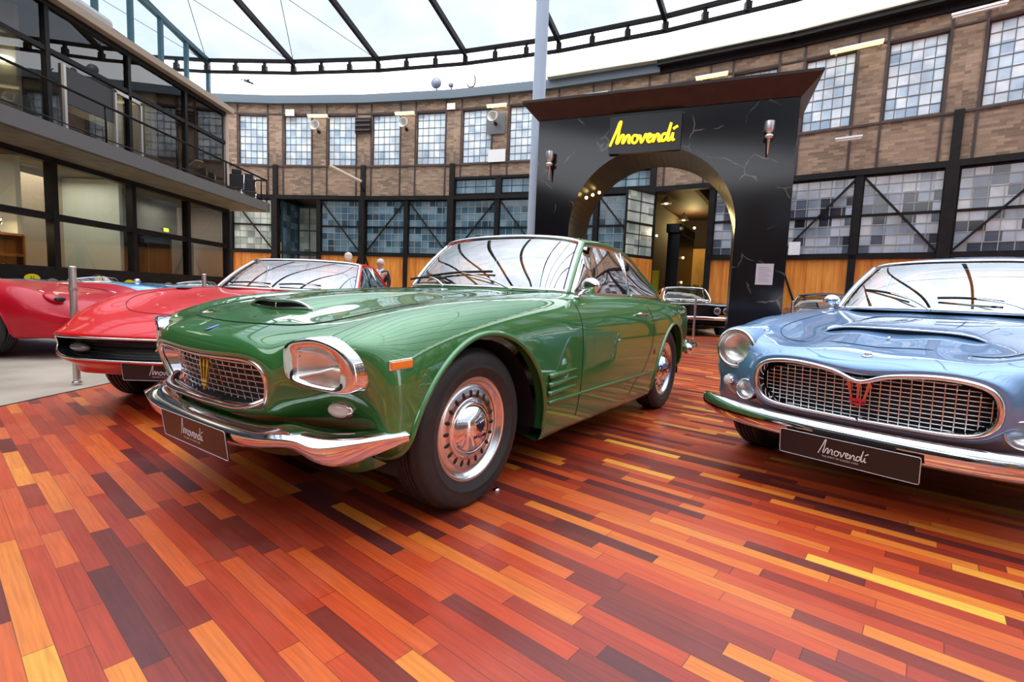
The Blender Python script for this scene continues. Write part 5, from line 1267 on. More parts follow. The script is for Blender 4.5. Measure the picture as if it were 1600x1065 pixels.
# ---------------------------------------------------------------- red coupe behind the green one, and generic bodies
def gen_net(st, nose=None, tail=True):
    """st: (x, zc, zf, yf, yw, zw, zlow, sweep) stations -> sections"""
    N = list(nose or [])
    for (x, zc, zf, yf, yw, zw, zl, sw) in st:
        P = [(0, zc), (.33*yf, zc+.004), (.74*yf, zc*.65+zf*.35-.004), (yf, zf), (yf+(yw-yf)*.72, zf-.035-(zf-zw)*.12), (yw-.006, zf*.35+zw*.65), (yw, (zw+zl)/2+.03), (yw-.012, zl+.10), (yw-.035, zl), (yw-.13, zl-.03), (0, zl-.04)]
        N.append([(x-sw*(y/yw)**2, y, z) for y, z in P])
    return N
def make_red():
    paint = paint_mat('red_paint', (0.66, 0.002, 0.005), 0.0, 0.38)
    car = empty('coupe_car', (-2.1755, 3.9202, 0), R(272.94), 'bright red low coupe with wide black grille band, standing behind the green coupe', 'car')
    nose = [
     [(.90,0,.526),(.895,.25,.526),(.872,.5,.526),(.805,.68,.524),(.70,.785,.510),(.66,.806,.468),(.70,.78,.425),(.79,.68,.402),(.86,.5,.390),(.885,.25,.386),(.89,0,.385)],
     [(.905,0,.538),(.90,.25,.538),(.877,.5,.538),(.81,.685,.535),(.70,.80,.516),(.655,.822,.466),(.695,.797,.415),(.79,.69,.391),(.86,.5,.379),(.885,.25,.375),(.89,0,.374)],
     [(.87,0,.572),(.865,.25,.572),(.84,.5,.570),(.765,.68,.566),(.665,.80,.536),(.62,.828,.465),(.655,.80,.395),(.74,.69,.358),(.80,.5,.345),(.82,.25,.34),(.82,0,.34)],
     [(.74,0,.632),(.735,.25,.632),(.71,.5,.632),(.65,.67,.632),(.575,.80,.592),(.53,.840,.468),(.555,.815,.375),(.60,.71,.31),(.63,.5,.29),(.64,.25,.28),(.64,0,.28)]]
    st = [(.52,.69,.715,.66,.845,.56,.27,.02),(.30,.735,.775,.67,.85,.58,.25,0),(0,.775,.815,.68,.86,.6,.22,0),(-.4,.81,.838,.68,.86,.6,.2,0),(-.8,.835,.848,.68,.86,.6,.18,0),(-1.3,.84,.842,.685,.86,.6,.18,0),
          (-1.9,.84,.842,.685,.862,.6,.18,0),(-2.4,.84,.84,.68,.855,.6,.2,0),(-2.9,.83,.83,.64,.81,.6,.28,0),(-3.3,.80,.80,.60,.74,.6,.34,0),(-3.42,.74,.73,.5,.6,.58,.40,0),(-3.43,.62,.62,.3,.36,.55,.47,0)]
    B = Body(gen_net(st, nose)); arches = [(0, .43, .44, .69, .20), (-2.55, .43, .43, .68, .20)]
    mb = B.mesh(arches, hole=(-1.15, -2.5), hole_j=2.6); mb.build('body', paint, car); arch_parts(car, B, arches, paint)
    rim = [Vector(p) for p in B.ev([0.0], [np.linspace(-B.vk[-1], B.vk[-1], 200)])[0]]
    m = MB(); m.tube([p+Vector((.003, 0, 0)) for p in rim], .008, 8, closed=True); m.build('grille_frame', CHROME, car)
    m = MB(); inn = [Vector((p.x-.05, p.y*.96, .455+(p.z-.455)*.9)) for p in rim]; m.grid([rim, inn], closed_v=True); n = len(inn)
    m.grid([inn, [Vector((p.x-.03, p.y*.9, .455)) for p in inn]], closed_v=True)
    for z in (.41, .432, .455, .478, .50): m.tube([(.862-.235*(abs(y)/.76)**3.2, y, z) for y in np.linspace(-.72, .72, 40)], .003, 5)
    m.build('grille_insert', SATINBLACK, car)
    for sg in (1, -1):
        m = MB(); c = Vector((.775, sg*.58, .452)); m.ball(c, (.035, .085, .030), M=Matrix.Rotation(R(sg*22), 3, 'Z')); m.build('grille_lamp', mat('lamp_grey', (0.25, 0.24, 0.23), 0.12, 0.3, 1), car)
    plate(car, (.875, 0, .325), rx=8)
    shut(B, car, [(-.9, .60), (-.4, .60), (.1, .59), (.45, .52), (.6, .3), (.62, 0)], [[(-.85, .82), (-.86, .5), (-.86, .24)], [(-1.98, .82), (-2.0, .5), (-1.9, .24)]], (0.05, 0.0, 0.0), 'seam_red')
    W = dict(wb=[(-.82,0,.848),(-.835,.22,.848),(-.88,.45,.848),(-.93,.58,.848),(-1.0,.665,.846)],
             wh=[(-1.46,0,1.162),(-1.465,.2,1.160),(-1.485,.38,1.154),(-1.51,.50,1.146),(-1.55,.565,1.134)],
             rail=[(-1.55,.565,1.134),(-1.7,.58,1.142),(-2.0,.58,1.135),(-2.3,.575,1.095),(-2.6,.585,1.00),(-2.9,.62,.87),(-2.95,.63,.845)],
             rh=[(-2.15,0,1.165),(-2.16,.25,1.16),(-2.18,.42,1.148),(-2.19,.51,1.135),(-2.20,.577,1.112)],
             rb=[(-2.95,0,.842),(-2.95,.25,.842),(-2.93,.42,.842),(-2.90,.54,.842),(-2.88,.57,.842)],
             crown=1.185, belt=.675, beltz=.848, bx=(-1.06, -2.62), bpil=(-2.02, -1.98), quarter=True)
    greenhouse(car, B, W, paint, seat=mat('black_leather', (0.02, 0.02, 0.02), 0.4), wheel_side=1)
    wiper(car, (-.81, -.05, .85), (-.985, -.52, .885), (-.895, -.10, .885)); wiper(car, (-.84, .42, .85), (-.895, -.02, .885), (-.93, .36, .885))
    for sg in (1, -1):
        make_wheel(car, (0, sg*.71, .325), .325, .19, .19, sg, 'holes'); make_wheel(car, (-2.55, sg*.71, .325), .325, .19, .19, sg, 'holes')
        m = MB(); m.ball(B.top(-.35, sg*.60, .004), (.10, .03, .012)); m.build('hood_vent', SATINBLACK, car)
    return car
# ---------------------------------------------------------------- portal, column
def portal():
    # front face runs from the far left corner to the near right one
    PL = at_depth(838, 300, 11.35); PR = at_depth(1238, 300, 9.5)
    f = Facet((PL.x, PL.y), (PR.x, PR.y)); W = f.W; H = 4.69; D = 1.7
    u0, u1 = .78, W-.93; rad = (u1-u0)/2; zc = 4.02-rad; cu = (u0+u1)/2
    arch = [(u0, 0)]+[(cu-rad*math.cos(t), zc+rad*.98*math.sin(t)) for t in np.linspace(0, math.pi, 41)]+[(u1, 0)]
    m = MB(); n = len(arch)
    outer = [(0, 0)]+[(0, zc)]*0
    # front and back faces as strips between the arch and the outline
    def outl(u, z):
        # matching outline point
        return None
    fr = []
    pts_o = []
    for (u, z) in arch:
        dx, dz = u-cu, max(z-zc, 0)
        if z <= zc+1e-6: pts_o.append((0 if u < cu else W, z))
        else:
            ang = math.atan2(z-zc, u-cu); c, s = math.cos(ang), math.sin(ang)
            tx = ((W-cu) if c > 0 else cu)/max(1e-6, abs(c)); tz = (H-zc)/max(1e-6, s); t = min(tx, tz)
            pts_o.append((min(W, max(0, cu+c*t)), min(H, zc+s*t)))
    # make sure the top corners exist
    for cx_ in (0, W):
        k = min(range(n), key=lambda i: (pts_o[i][0]-cx_)**2+(pts_o[i][1]-H)**2); pts_o[k] = (cx_, H)
    for d, flip in ((0, False), (-D, True)):
        A = [f.p(u, z, d) for u, z in arch]; O = [f.p(u, z, d) for u, z in pts_o]
        m.add(A+O, [((i, n+i, n+i+1, i+1) if not flip else (i+1, n+i+1, n+i, i)) for i in range(n-1)])
    m.add([f.p(0, 0, 0), f.p(0, H, 0), f.p(0, H, -D), f.p(0, 0, -D)], [(0, 1, 2, 3)]); m.add([f.p(W, 0, 0), f.p(W, H, 0), f.p(W, H, -D), f.p(W, 0, -D)], [(3, 2, 1, 0)])
    root = empty('portal', f.p(W/2, 0, -D/2), 0, 'tall black marble portal with round arch and flared cornice', 'gateway')
    b = m.build('archway', MARBLE); b.parent = root; b.location = -root.location
    m = MB(); m.add([f.p(u, z, -.02) for u, z in arch]+[f.p(u, z, -D+.02) for u, z in arch], [(i, i+1, n+i+1, n+i) for i in range(n-1)], smooth=False)
    m.add([f.p(u, z, .001) for u, z in arch]+[f.p(u, z, -.02) for u, z in arch], [(i, i+1, n+i+1, n+i) for i in range(n-1)])
    c = m.build('arch_lining', noise_vary(mat('dark_brown_gloss', (0.022, 0.014, 0.010), 0.30), 4, .3), root); c.location = -root.location
    # flared cornice
    m = MB(); o1, o2 = .02, .30
    def ring(z, o): return [f.p(-o, z, o), f.p(W+o, z, o), f.p(W+o, z, -D-o), f.p(-o, z, -D-o)]
    r0, r1, r2 = ring(H, o1), ring(H+.30, o2), ring(H+.35, o2)
    m.add(r0+r1+r2, [(0, 1, 5, 4), (1, 2, 6, 5), (2, 3, 7, 6), (3, 0, 4, 7), (4, 5, 9, 8), (5, 6, 10, 9), (6, 7, 11, 10), (7, 4, 8, 11), (11, 10, 9, 8), (0, 3, 2, 1)])
    c = m.build('cornice', noise_vary(mat('dark_brown_gloss', (0.022, 0.014, 0.010), 0.16), 4, .3), root); c.location = -root.location
    # sign board with yellow script tubes
    su0, su1, sz0, sz1 = W*.315, W*.595, 3.86, 4.60
    sgn = empty('script_sign', f.p((su0+su1)/2, sz0, .04), 0, 'black sign board with glowing yellow script lettering above the arch', 'sign')
    m = MB(); f.box(m, su0, su1, sz0, sz1, .0, .10); o = m.build('sign_board', mat('sign_black', (0.006, 0.006, 0.008), 0.25), sgn); o.location = -sgn.location
    m = MB(); M = Matrix((( f.e.x, 0, f.n.x, 0), (f.e.y, 0, f.n.y, 0), (0, 1, 0, 0), (0, 0, 0, 1))); M.translation = f.p(su0+.03, sz0+.16, .15)
    add_script(m, M, (su1-su0)*.94, .026, n_per=9, seg=8); o = m.build('neon_lettering', mat('neon_yellow', (0.9, 0.6, 0.02), 0.3, emit=(1.0, 0.72, 0.03), es=1.3), sgn); o.location = -sgn.location
    # torch lamps
    for i, (u, z, lab) in enumerate(((.32, 3.72, 'torch shaped chrome wall lamp on the left pier of the black portal'), (W-.48, 3.98, 'torch shaped chrome wall lamp on the right pier of the black portal'))):
        t = empty('torch_lamp', f.p(u, z, 0), 0, lab, 'lamp', 'torch lamps on the portal'); A = f.p(u, z, .12)-f.p(u, z, 0)
        m = MB(); m.lathe([(.085, .27), (.083, .12), (.07, .08), (.05, .06), (.0, .06)], c=A, seg=24); m.lathe([(.078, .27), (.075, .14), (0, .13)], c=A, seg=24); m.build('lamp_shade', mat('satin_nickel', (0.75, 0.72, 0.70), 0.28, 0.9), t)
        m = MB(); m.ball(A, (.085, .085, .06)); m.lathe([(.035, -.02), (.012, -.32), (0, -.33)], c=A, seg=16); m.tube([Vector((0, 0, 0)), A], .03, 10); m.build('lamp_arm', BRIGHT, t)
    # paper notice
    m = MB(); f.box(m, W-.50, W-.20, 1.26, 1.66, .001, .006); o = m.build('notice', mat('paper_grey', (0.55, 0.55, 0.60), 0.5)); tag(o, 'pale paper notice fixed to the right pier of the black portal', 'notice')
    m = MB()
    for k in range(9): f.box(m, W-.46, W-.24-(k % 3)*.03, 1.32+.033*k, 1.328+.033*k, .006, .0066)
    m.build('notice_rules', mat('print_grey', (0.25, 0.25, 0.28), 0.6), o)
    # spot lamps under the arch
    for k, (uu, dd) in enumerate(((.42, -.35), (.40, -.65), (.38, -.95))):
        t = 2.35; p = f.p(cu-rad*math.cos(math.pi-t)*.985, zc+rad*.965*math.sin(t), dd)
        t_ = R(28+5*k); p = f.p(cu-rad*.985*math.cos(t_), zc+rad*.965*math.sin(t_), dd)
        p = f.p(cu, zc, dd)*.04+p*.96; m = MB(); m.ball(p, .035); o = m.build('spot_lamp', mat('warm_bulb', (1, .8, .4), 0.3, emit=(1, .72, .25), es=6)); tag(o, ('nearest', 'middle', 'deepest')[k]+' of three small warm spot lamps under the black arch', 'lamp', 'spot lamps under the arch')
    return f, W
PF, PW = portal()
c = at_depth(838, 250, 13.6)
m = MB(); m.lathe([(.165, 0), (.165, 12.0)], c=(c.x, c.y, 0), seg=32); struct(m, sname('trim'), PALEBLUE)
# ---------------------------------------------------------------- background cars
BGGLASS = glass_mat('tinted_glass', (0.55, 0.58, 0.45), 1.35)
def saloon_net(L0, hood, deck, hw, nose_z, belt):
    """plain three-box body: L0 front overhang, hood/deck heights"""
    h = hw
    return [(L0-.01,nose_z,nose_z-.01,h-.16,h-.10,.55,.32,.06),(L0-.03,nose_z+.03,nose_z+.02,h-.14,h-.06,.56,.30,.07),(L0-.12,nose_z+.06,nose_z+.05,h-.12,h-.02,.57,.27,.07),(.45,hood-.04,hood-.04,h-.12,h,.58,.25,.03),(.2,hood-.02,hood-.015,h-.12,h,.6,.22,0),(-.2,hood,hood,h-.12,h,.6,.2,0),
            (-.7,belt,belt-.005,h-.12,h+.005,.6,.18,0),(-1.3,belt,belt-.005,h-.12,h+.005,.6,.18,0),(-2.0,belt,belt-.005,h-.12,h+.005,.6,.18,0),(-2.6,deck+.02,deck+.01,h-.12,h,.6,.2,0),(-3.1,deck,deck-.005,h-.13,h-.03,.58,.26,0),(-3.4,deck-.04,deck-.05,h-.18,h-.09,.56,.30,0),(-3.46,deck-.16,deck-.16,h-.3,h-.22,.54,.36,0),(-3.47,.6,.6,.2,.26,.53,.42,0)]
def greenhouse_dims(hw, belt, top, xb=-.80, xh=-1.22, xr=-2.15, xd=-2.75):
    b = hw-.19; t = hw-.30
    return dict(wb=[(xb,0,belt+.01),(xb-.01,.25,belt+.01),(xb-.05,.48,belt+.008),(xb-.10,b-.04,belt+.005),(xb-.14,b,belt)],
                wh=[(xh,0,top-.035),(xh-.005,.2,top-.037),(xh-.02,.38,top-.045),(xh-.04,t-.05,top-.055),(xh-.07,t,top-.07)],
                rail=[(xh-.07,t,top-.07),(xh-.25,t+.015,top-.055),((xh+xr)/2,t+.018,top-.055),(xr-.05,t+.01,top-.09),((xr+xd)/2-.03,(t+b)/2+.01,(top+belt)/2-.01),(xd-.02,b-.01,belt+.02),(xd-.06,b,belt-.01)],
                rh=[(xr,0,top-.04),(xr-.005,.25,top-.045),(xr-.02,.40,top-.055),(xr-.03,t-.04,top-.07),(xr-.05,t+.01,top-.09)],
                rb=[(xd,0,belt),(xd,.25,belt),(xd+.02,.42,belt),(xd+.03,b-.08,belt),(xd+.05,b-.05,belt+.002)], crown=top, belt=b+.005, beltz=belt, bx=(xb-.18, xd+.12), bpil=((xh+xr)/2-.05, (xh+xr)/2-.02), quarter=True)
def wheels4(car, xr, hy, r, rim, style='holes', w=.17, rimmat=None):
    for sg in (1, -1):
        make_wheel(car, (0, sg*hy, r), r, w, rim, sg, style, rimmat); make_wheel(car, (xr, sg*hy, r), r, w, rim, sg, style, rimmat)

def dark_saloon():
    paint = paint_mat('dark_paint', (0.006, 0.008, 0.012), 0.0)
    P = at_depth(1092, 500, 12.95); th = R(262)
    car = empty('saloon_car', (P.x-math.cos(th)*.78, P.y-math.sin(th)*.78, 0), th, 'black saloon with four round headlamps, seen through the arch of the black portal', 'car')
    N = gen_net(saloon_net(.80, .90, .88, .86, .80, .93)); B = Body(N); ar = [(0, .42, .42, .70, .2), (-2.6, .42, .42, .68, .2)]
    mb = B.mesh(ar, hole=(-1.0, -2.55), hole_j=2.6); mb.boxb(.74, .79, -.7, .7, .33, .79); mb.build('body', paint, car); arch_parts(car, B, ar, paint)
    greenhouse(car, B, greenhouse_dims(.86, .93, 1.33), paint, mat('cream_leather', (0.55, 0.50, 0.42), 0.45), ws=BGGLASS)
    m = MB(); m.boxb(.80, .815, -.24, .24, .50, .80)
    for y in np.linspace(-.22, .22, 12): m.boxb(.812, .824, y-.005, y+.005, .51, .79)
    m.build('grille', mat('grille_dark_chrome', (0.25, 0.25, 0.26), 0.2, 1), car)
    for y in (-.66, -.43, .43, .66): round_lamp(car, (.825, y, .665), .082, .06)
    m = MB(); m.tube([(.45, -.90, .47), (.78, -.86, .47), (.87, -.6, .47), (.90, 0, .47), (.87, .6, .47), (.78, .86, .47), (.45, .90, .47)], .045, 10, flat=1.1, up=(0, 0, 1)); m.build('front_bumper', CHROME, car)
    for sg in (1, -1):
        m = MB(); m.box((.86, sg*.55, .545), (.03, .20, .035)); m.build('indicator', mat('amber_lens', (0.95, 0.25, 0.01), 0.15, 0, 1), car)
    m = MB(); m.ball((-1.02, 0, 1.06), (.02, .12, .045)); m.build('windscreen_sticker', mat('sticker_yellow', (0.85, 0.75, 0.05), 0.5), car)
    wheels4(car, -2.6, .73, .33, .20)
def dark_coupe():
    paint = paint_mat('midnight_paint', (0.012, 0.016, 0.045), 0.2)
    P = at_depth(1278, 480, 11.6)
    car = empty('coupe_car', (P.x-.2, P.y-.2, 0), R(232), 'midnight blue low coupe, only its roof showing between portal and light blue coupe', 'car')
    N = gen_net(saloon_net(.80, .78, .80, .82, .66, .83)); B = Body(N); ar = [(0, .40, .40, .66, .2), (-2.45, .40, .40, .66, .2)]
    mb = B.mesh(ar, hole=(-1.0, -2.5), hole_j=2.6); mb.build('body', paint, car); arch_parts(car, B, ar, paint)
    greenhouse(car, B, greenhouse_dims(.82, .83, 1.215, xr=-2.0), paint, mat('tan_leather', (0.28, 0.13, 0.06), 0.45), ws=BGGLASS, trim=paint); wheels4(car, -2.45, .70, .31, .19)
def yellow_car():
    paint = paint_mat('yellow_paint', (0.85, 0.52, 0.02), 0)
    P = at_depth(640, 470, 13.2)
    car = empty('small_car', (P.x+1.0, P.y, 0), R(200), 'bright yellow small coupe far behind, between the white-haired visitor and the green car', 'car')
    N = gen_net(saloon_net(.70, .78, .80, .78, .66, .86)); B = Body(N); ar = [(0, .39, .39, .63, .2), (-2.25, .39, .39, .63, .2)]
    mb = B.mesh(ar, hole=(-1.0, -2.5), hole_j=2.6); mb.build('body', paint, car); arch_parts(car, B, ar, paint)
    greenhouse(car, B, greenhouse_dims(.78, .86, 1.26, xr=-2.0), paint, mat('black_leather', (0.02, 0.02, 0.02), 0.4)); wheels4(car, -2.25, .66, .30, .19)
def red_sports():
    paint = paint_mat('crimson_paint', (0.50, 0.003, 0.016), 0.0, 0.38)
    car = empty('sports_car', (-5.62, 6.12, 0), R(-8), 'crimson low sports car cut by the left edge, nose pointing right', 'car')
    nose = []
    st = [(.98,.44,.43,.30,.42,.40,.30,.10),(.96,.49,.48,.42,.56,.42,.28,.12),(.90,.54,.53,.52,.68,.45,.26,.14),(.76,.61,.63,.60,.78,.48,.25,.12),(.55,.67,.73,.64,.82,.52,.24,.06),(.3,.715,.79,.66,.84,.55,.22,0),(0,.75,.825,.67,.85,.57,.2,0),(-.4,.78,.83,.67,.85,.58,.2,0),(-.8,.80,.82,.67,.85,.58,.18,0),(-1.3,.81,.82,.68,.85,.58,.18,0),
          (-1.9,.82,.84,.68,.86,.58,.18,0),(-2.3,.82,.86,.68,.87,.58,.2,0),(-2.8,.80,.83,.64,.83,.58,.28,0),(-3.1,.76,.77,.58,.74,.56,.34,0),(-3.2,.66,.66,.4,.5,.54,.42,0),(-3.21,.58,.58,.2,.26,.53,.46,0)]
    B = Body(gen_net(st, nose)); ar = [(0, .42, .43, .68, .2), (-2.4, .42, .42, .69, .2)]
    mb = B.mesh(ar, hole=(-1.8, -2.5), hole_j=2.6); mb.build('body', paint, car); arch_parts(car, B, ar, paint)
    greenhouse(car, B, dict(greenhouse_dims(.86, .81, 1.10, xb=-1.55, xh=-1.92, xr=-2.2, xd=-2.8), bpil=(-2.2, -2.15), quarter=False), paint, mat('black_leather', (0.02, 0.02, 0.02), 0.4))
    for sg in (1, -1):
        m = MB(); c = B.top(.66, sg*.56, .0); m.ball(c, (.11, .085, .035), M=Matrix.Rotation(R(24), 3, 'Y')); h = m.build('headlamp_pod', paint, car)
        m = MB(); m.ball(c+Vector((.085, 0, -.012)), (.03, .06, .032)); m.build('headlamp', SATINBLACK, h)
        m = MB(); m.tube([B.top(x, sg*.44, .003) for x in np.linspace(-.5, .55, 20)], .006, 6); m.build('hood_crease', CHROME, car)
    wheels4(car, -2.4, .72, .325, .205, 'holes', .19, mat('grey_alloy', (0.50, 0.54, 0.60), 0.35, 0.6))
def roadster(name, loc, rz, col, label, screen=True, stripe=None):
    paint = paint_mat(name+'_paint', col, 0.1)
    car = empty('roadster_car', loc, R(rz), label, 'car', None)
    st = [(.80,.55,.54,.30,.40,.46,.30,.05),(.78,.60,.59,.42,.54,.48,.28,.08),(.66,.68,.67,.54,.68,.5,.25,.08),(.4,.74,.75,.58,.74,.54,.22,.04),(.1,.78,.80,.60,.76,.56,.2,0),(-.4,.82,.82,.60,.76,.56,.2,0),(-.9,.83,.815,.60,.76,.56,.18,0),(-1.4,.80,.80,.60,.76,.56,.18,0),(-1.9,.82,.815,.60,.77,.56,.2,0),(-2.3,.82,.81,.58,.76,.55,.24,0),(-2.7,.74,.73,.5,.66,.52,.3,0),(-2.95,.62,.61,.34,.44,.5,.38,0),(-2.97,.54,.54,.2,.26,.48,.42,0)]
    B = Body(gen_net(st)); ar = [(0, .38, .38, .62, .2), (-2.15, .38, .38, .64, .2)]
    mb = B.mesh(ar, hole=(-1.0, -1.65), hole_j=2.4); mb.build('body', paint, car); arch_parts(car, B, ar, paint)
    m = MB(); m.boxb(-1.7, -.9, -.62, .62, .24, .3); m.ball((-1.5, .3, .64), (.09, .2, .22)); m.ball((-1.5, -.3, .64), (.09, .2, .22)); m.ball((-1.2, .3, .45), (.25, .2, .1)); m.ball((-1.2, -.3, .45), (.25, .2, .1)); m.build('seats', mat('black_leather', (0.02, 0.02, 0.02), 0.4), car)
    lo = curve([(-.98, -.58, .80), (-.84, -.3, .83), (-.80, 0, .835), (-.84, .3, .83), (-.98, .58, .80)], 25); hi = [p+Vector((-.08, 0, .075-.03*(abs(p.y)/.58)**2)) for p in lo]
    m = MB(); m.grid([lo, hi]); g = m.build('aero_screen', GLASS, car); m = MB(); m.tube(hi, .008, 6); m.tube(lo, .010, 6); m.build('screen_rim', CHROME, g)
    m = MB(); m.tube([(-1.25+.05*math.sin(a), .3+.17*math.cos(a), .80+.15*math.sin(a)) for a in np.linspace(0, 6.283, 28, endpoint=False)], .01, 6, closed=True); m.build('steering_wheel', BLACK, car)
    for sg in (1, -1): round_lamp(car, B.front(sg*.46, .62, -.01)+Vector((.03, 0, 0)), .075, .06)
    m = MB(); m.ball(B.top(-.75, .62, .05), (.05, .06, .05)); m.build('door_mirror', CHROME, car)
    wheels4(car, -2.15, .64, .30, .19)
    return car
make_green(); make_blue(); make_red()
dark_saloon(); dark_coupe(); yellow_car(); red_sports()
roadster('sky_blue', (-6.2, 8.75, 0), 5, (0.16, 0.42, 0.70), 'sky blue open roadster behind the crimson sports car')
roadster('pale_grey_blue', (-6.0, 11.0, 0), -8, (0.30, 0.42, 0.46), 'pale grey-blue open roadster parked beyond the red coupe, near the office front')
# ---------------------------------------------------------------- smaller things
# barrier posts
SST = mat('post_steel', (0.62, 0.56, 0.52), 0.3, 0.85)
for (px, py, r, lab) in ((120.5, 598, .026, 'tall steel barrier post at the platform edge in front of the red coupe grille'),):
    P = at_z(px, py, 0.0); PP = P
def post(x, y, lab, top=.98):
    t = empty('barrier_post', (x, y, 0), 0, lab, 'post', 'steel barrier posts')
    m = MB(); m.lathe([(.0, top), (.024, top), (.026, top-.012), (.026, .03)], seg=20); m.lathe([(.030, top-.16), (.031, top-.17), (.031, top-.19), (.030, top-.20)], seg=20); m.build('tube', SST, t)
    m = MB(); m.lathe([(.036, 0), (.036, .006), (.027, .02)], seg=24); m.build('foot', SST, t)
post(PP.x, PP.y, 'steel barrier post at the platform edge beside the red coupe nose')
p = at_depth(319, 440, 6.6); post(p.x, p.y, 'distant steel barrier post left of the red coupe windscreen', 1.0)
p = at_depth(1085, 500, 12.0); post(p.x, p.y, 'steel barrier post in front of the black saloon grille')
p = at_depth(1237, 490, 10.2); post(p.x, p.y, 'steel barrier post just right of the portal pier, before the midnight blue roof')

# yellow oval number signs on the office plinth
def oval(Y, z, num, lab):
    t = empty('number_sign', (LX+.065, Y, z), 0, lab, 'sign', 'yellow oval number signs')
    M = Matrix(((0, 0, 1, 0), (1, 0, 0, 0), (0, 1, 0, 0), (0, 0, 0, 1)))
    m = MB(); m.prism([(.17*math.cos(a), .085*math.sin(a)) for a in np.linspace(0, 6.283, 36, endpoint=False)], M, .012); m.build('disc', mat('sign_yellow', (0.90, 0.68, 0.01), 0.4), t)
    if num:
        m = MB(); text_mesh(m, Matrix(((0, 0, 1, .0125), (1, 0, 0, -.062), (0, 1, 0, -.042), (0, 0, 0, 1))), num, .12); m.build('digits', mat('print_black', (0.02, 0.02, 0.02), 0.5), t)
for (px, py, num, lab) in ((51, 434, '46', 'yellow oval sign with a black number, above the crimson car hood'), (158, 436, '11', 'yellow oval sign right of the steel post'), (203, 442, '', 'yellow oval sign lowest and farthest right, half hidden by the grey-blue roadster')):
    d = ray(px, py); q = CAMP+d*((LX+.08)/d.x); oval(q.y, q.z, num, lab)

# display cabinet with trophies behind the glass
def cabinet():
    Y0, Y1, X = 9.75, 10.62, -10.55
    t = empty('display_cabinet', (X, (Y0+Y1)/2, 0), 0, 'wooden display cabinet with trophies behind the office glass at far left', 'cabinet')
    w = mat('cabinet_wood', (0.42, 0.16, 0.03), 0.4); L_ = (Y1-Y0)/2; m = MB()
    for y in (-L_, L_): m.boxb(-.2, .2, y-.03, y+.03, 0, 1.72)
    for z in (.03, .9, 1.3, 1.72): m.boxb(-.2, .2, -L_, L_, z-.025, z+.025)
    m.boxb(-.22, -.20, -L_, L_, 0, 1.72); m.build('carcase', w, t)
    m = MB(); m.add([(.2, -L_, .9), (.2, L_, .9), (.2, L_, 1.7), (.2, -L_, 1.7)], [(0, 1, 2, 3)]); m.build('glass_front', glass_mat('cabinet_glass', (.95, .95, .93), 1.3), t)
    sil = mat('trophy_silver', (0.8, 0.78, 0.72), 0.15, 1.0); gold = mat('trophy_gold', (0.8, 0.45, 0.08), 0.2, 1.0)
    for (dy, z, h, mm, lab) in ((-.22, 1.746, .30, sil, 'tall silver trophy cup on top of the display cabinet, left one'), (.10, 1.746, .27, sil, 'silver trophy cup on top of the display cabinet, right one'), (-.2, .926, .25, gold, 'gold trophy on the lower cabinet shelf'), (.15, .926, .2, sil, 'small silver trophy on the lower cabinet shelf'), (.0, 1.326, .22, gold, 'gold trophy on the upper cabinet shelf')):
        o = empty('trophy', (X, (Y0+Y1)/2+dy, z), 0, lab, 'trophy', 'trophies on the display cabinet')
        m = MB(); m.lathe([(0, 0), (.055, 0), (.05, .03), (.015, .05), (.012, h*.4), (.04, h*.5), (.065, h*.75), (.07, h), (.066, h), (.05, h*.6), (0, h*.5)], seg=20); m.build('cup', mm, o)
        m = MB()
        for s in (1, -1): m.tube(curve([(0, s*.06, h*.9), (0, s*.10, h*.8), (0, s*.085, h*.65), (0, s*.045, h*.55)], 10), .006, 5)
        m.build('handles', mm, o)
    l = bpy.data.lights.new('cabinet_light', 'AREA'); l.size = .5; l.energy = 14; l.color = (1, .75, .42); o = bpy.data.objects.new('cabinet_light', l); link(o); o.location = (X+.05, (Y0+Y1)/2, 2.05)
cabinet()

# fluorescent tubes of the office
TUBE = mat('tube_glow', (1, .9, .6), 0.4, emit=(1.0, 0.86, 0.45), es=5.0)
def ceiling_tube(px, py, X, L_, lab, z=None):
    d = ray(px, py); q = CAMP+d*(X/d.x)
    t = empty('ceiling_light', q, 0, lab, 'light', 'office fluorescent lights')
    m = MB(); m.boxb(-.06, .06, -L_/2, L_/2, .02, .07); m.build('housing', WHITE, t)
    m = MB(); m.tube([(0, -L_/2+.03, 0), (0, L_/2-.03, 0)], .022, 8); m.build('tube', TUBE, t)
    return q
ceiling_tube(134, 158, -12.2, 1.1, 'yellowish fluorescent light in the upper office, nearer one'); ceiling_tube(303, 176, -11.2, 1.1, 'yellowish fluorescent light in the upper office, farther one')
d = ray(8, 92); q = CAMP+d*(-10.8/d.x); t = empty('ceiling_light', q, 0, 'round glowing pale yellow lamp in the upper office at the left edge', 'light'); m = MB(); m.lathe([(.0, -.05), (.16, -.05), (.18, 0), (.16, .03), (0, .03)], seg=28); m.build('lamp_disc', TUBE, t)
for (x, y, z, e, s) in ((-11.0, 9.0, 3.3, 20, 1.4), (-11.0, 12.0, 3.3, 26, 1.4), (-10.9, 16.2, 3.3, 9, 1.0), (-12.2, 9, 6.4, 16, 1.6), (-12.2, 14.5, 6.4, 14, 1.6)):
    l = bpy.data.lights.new('room_fill', 'AREA'); l.size = s; l.energy = e; l.color = (1, .90, .74); o = bpy.data.objects.new('room_fill', l); link(o); o.location = (x, y, z)  # area lights without fixtures, added to brighten the office rooms
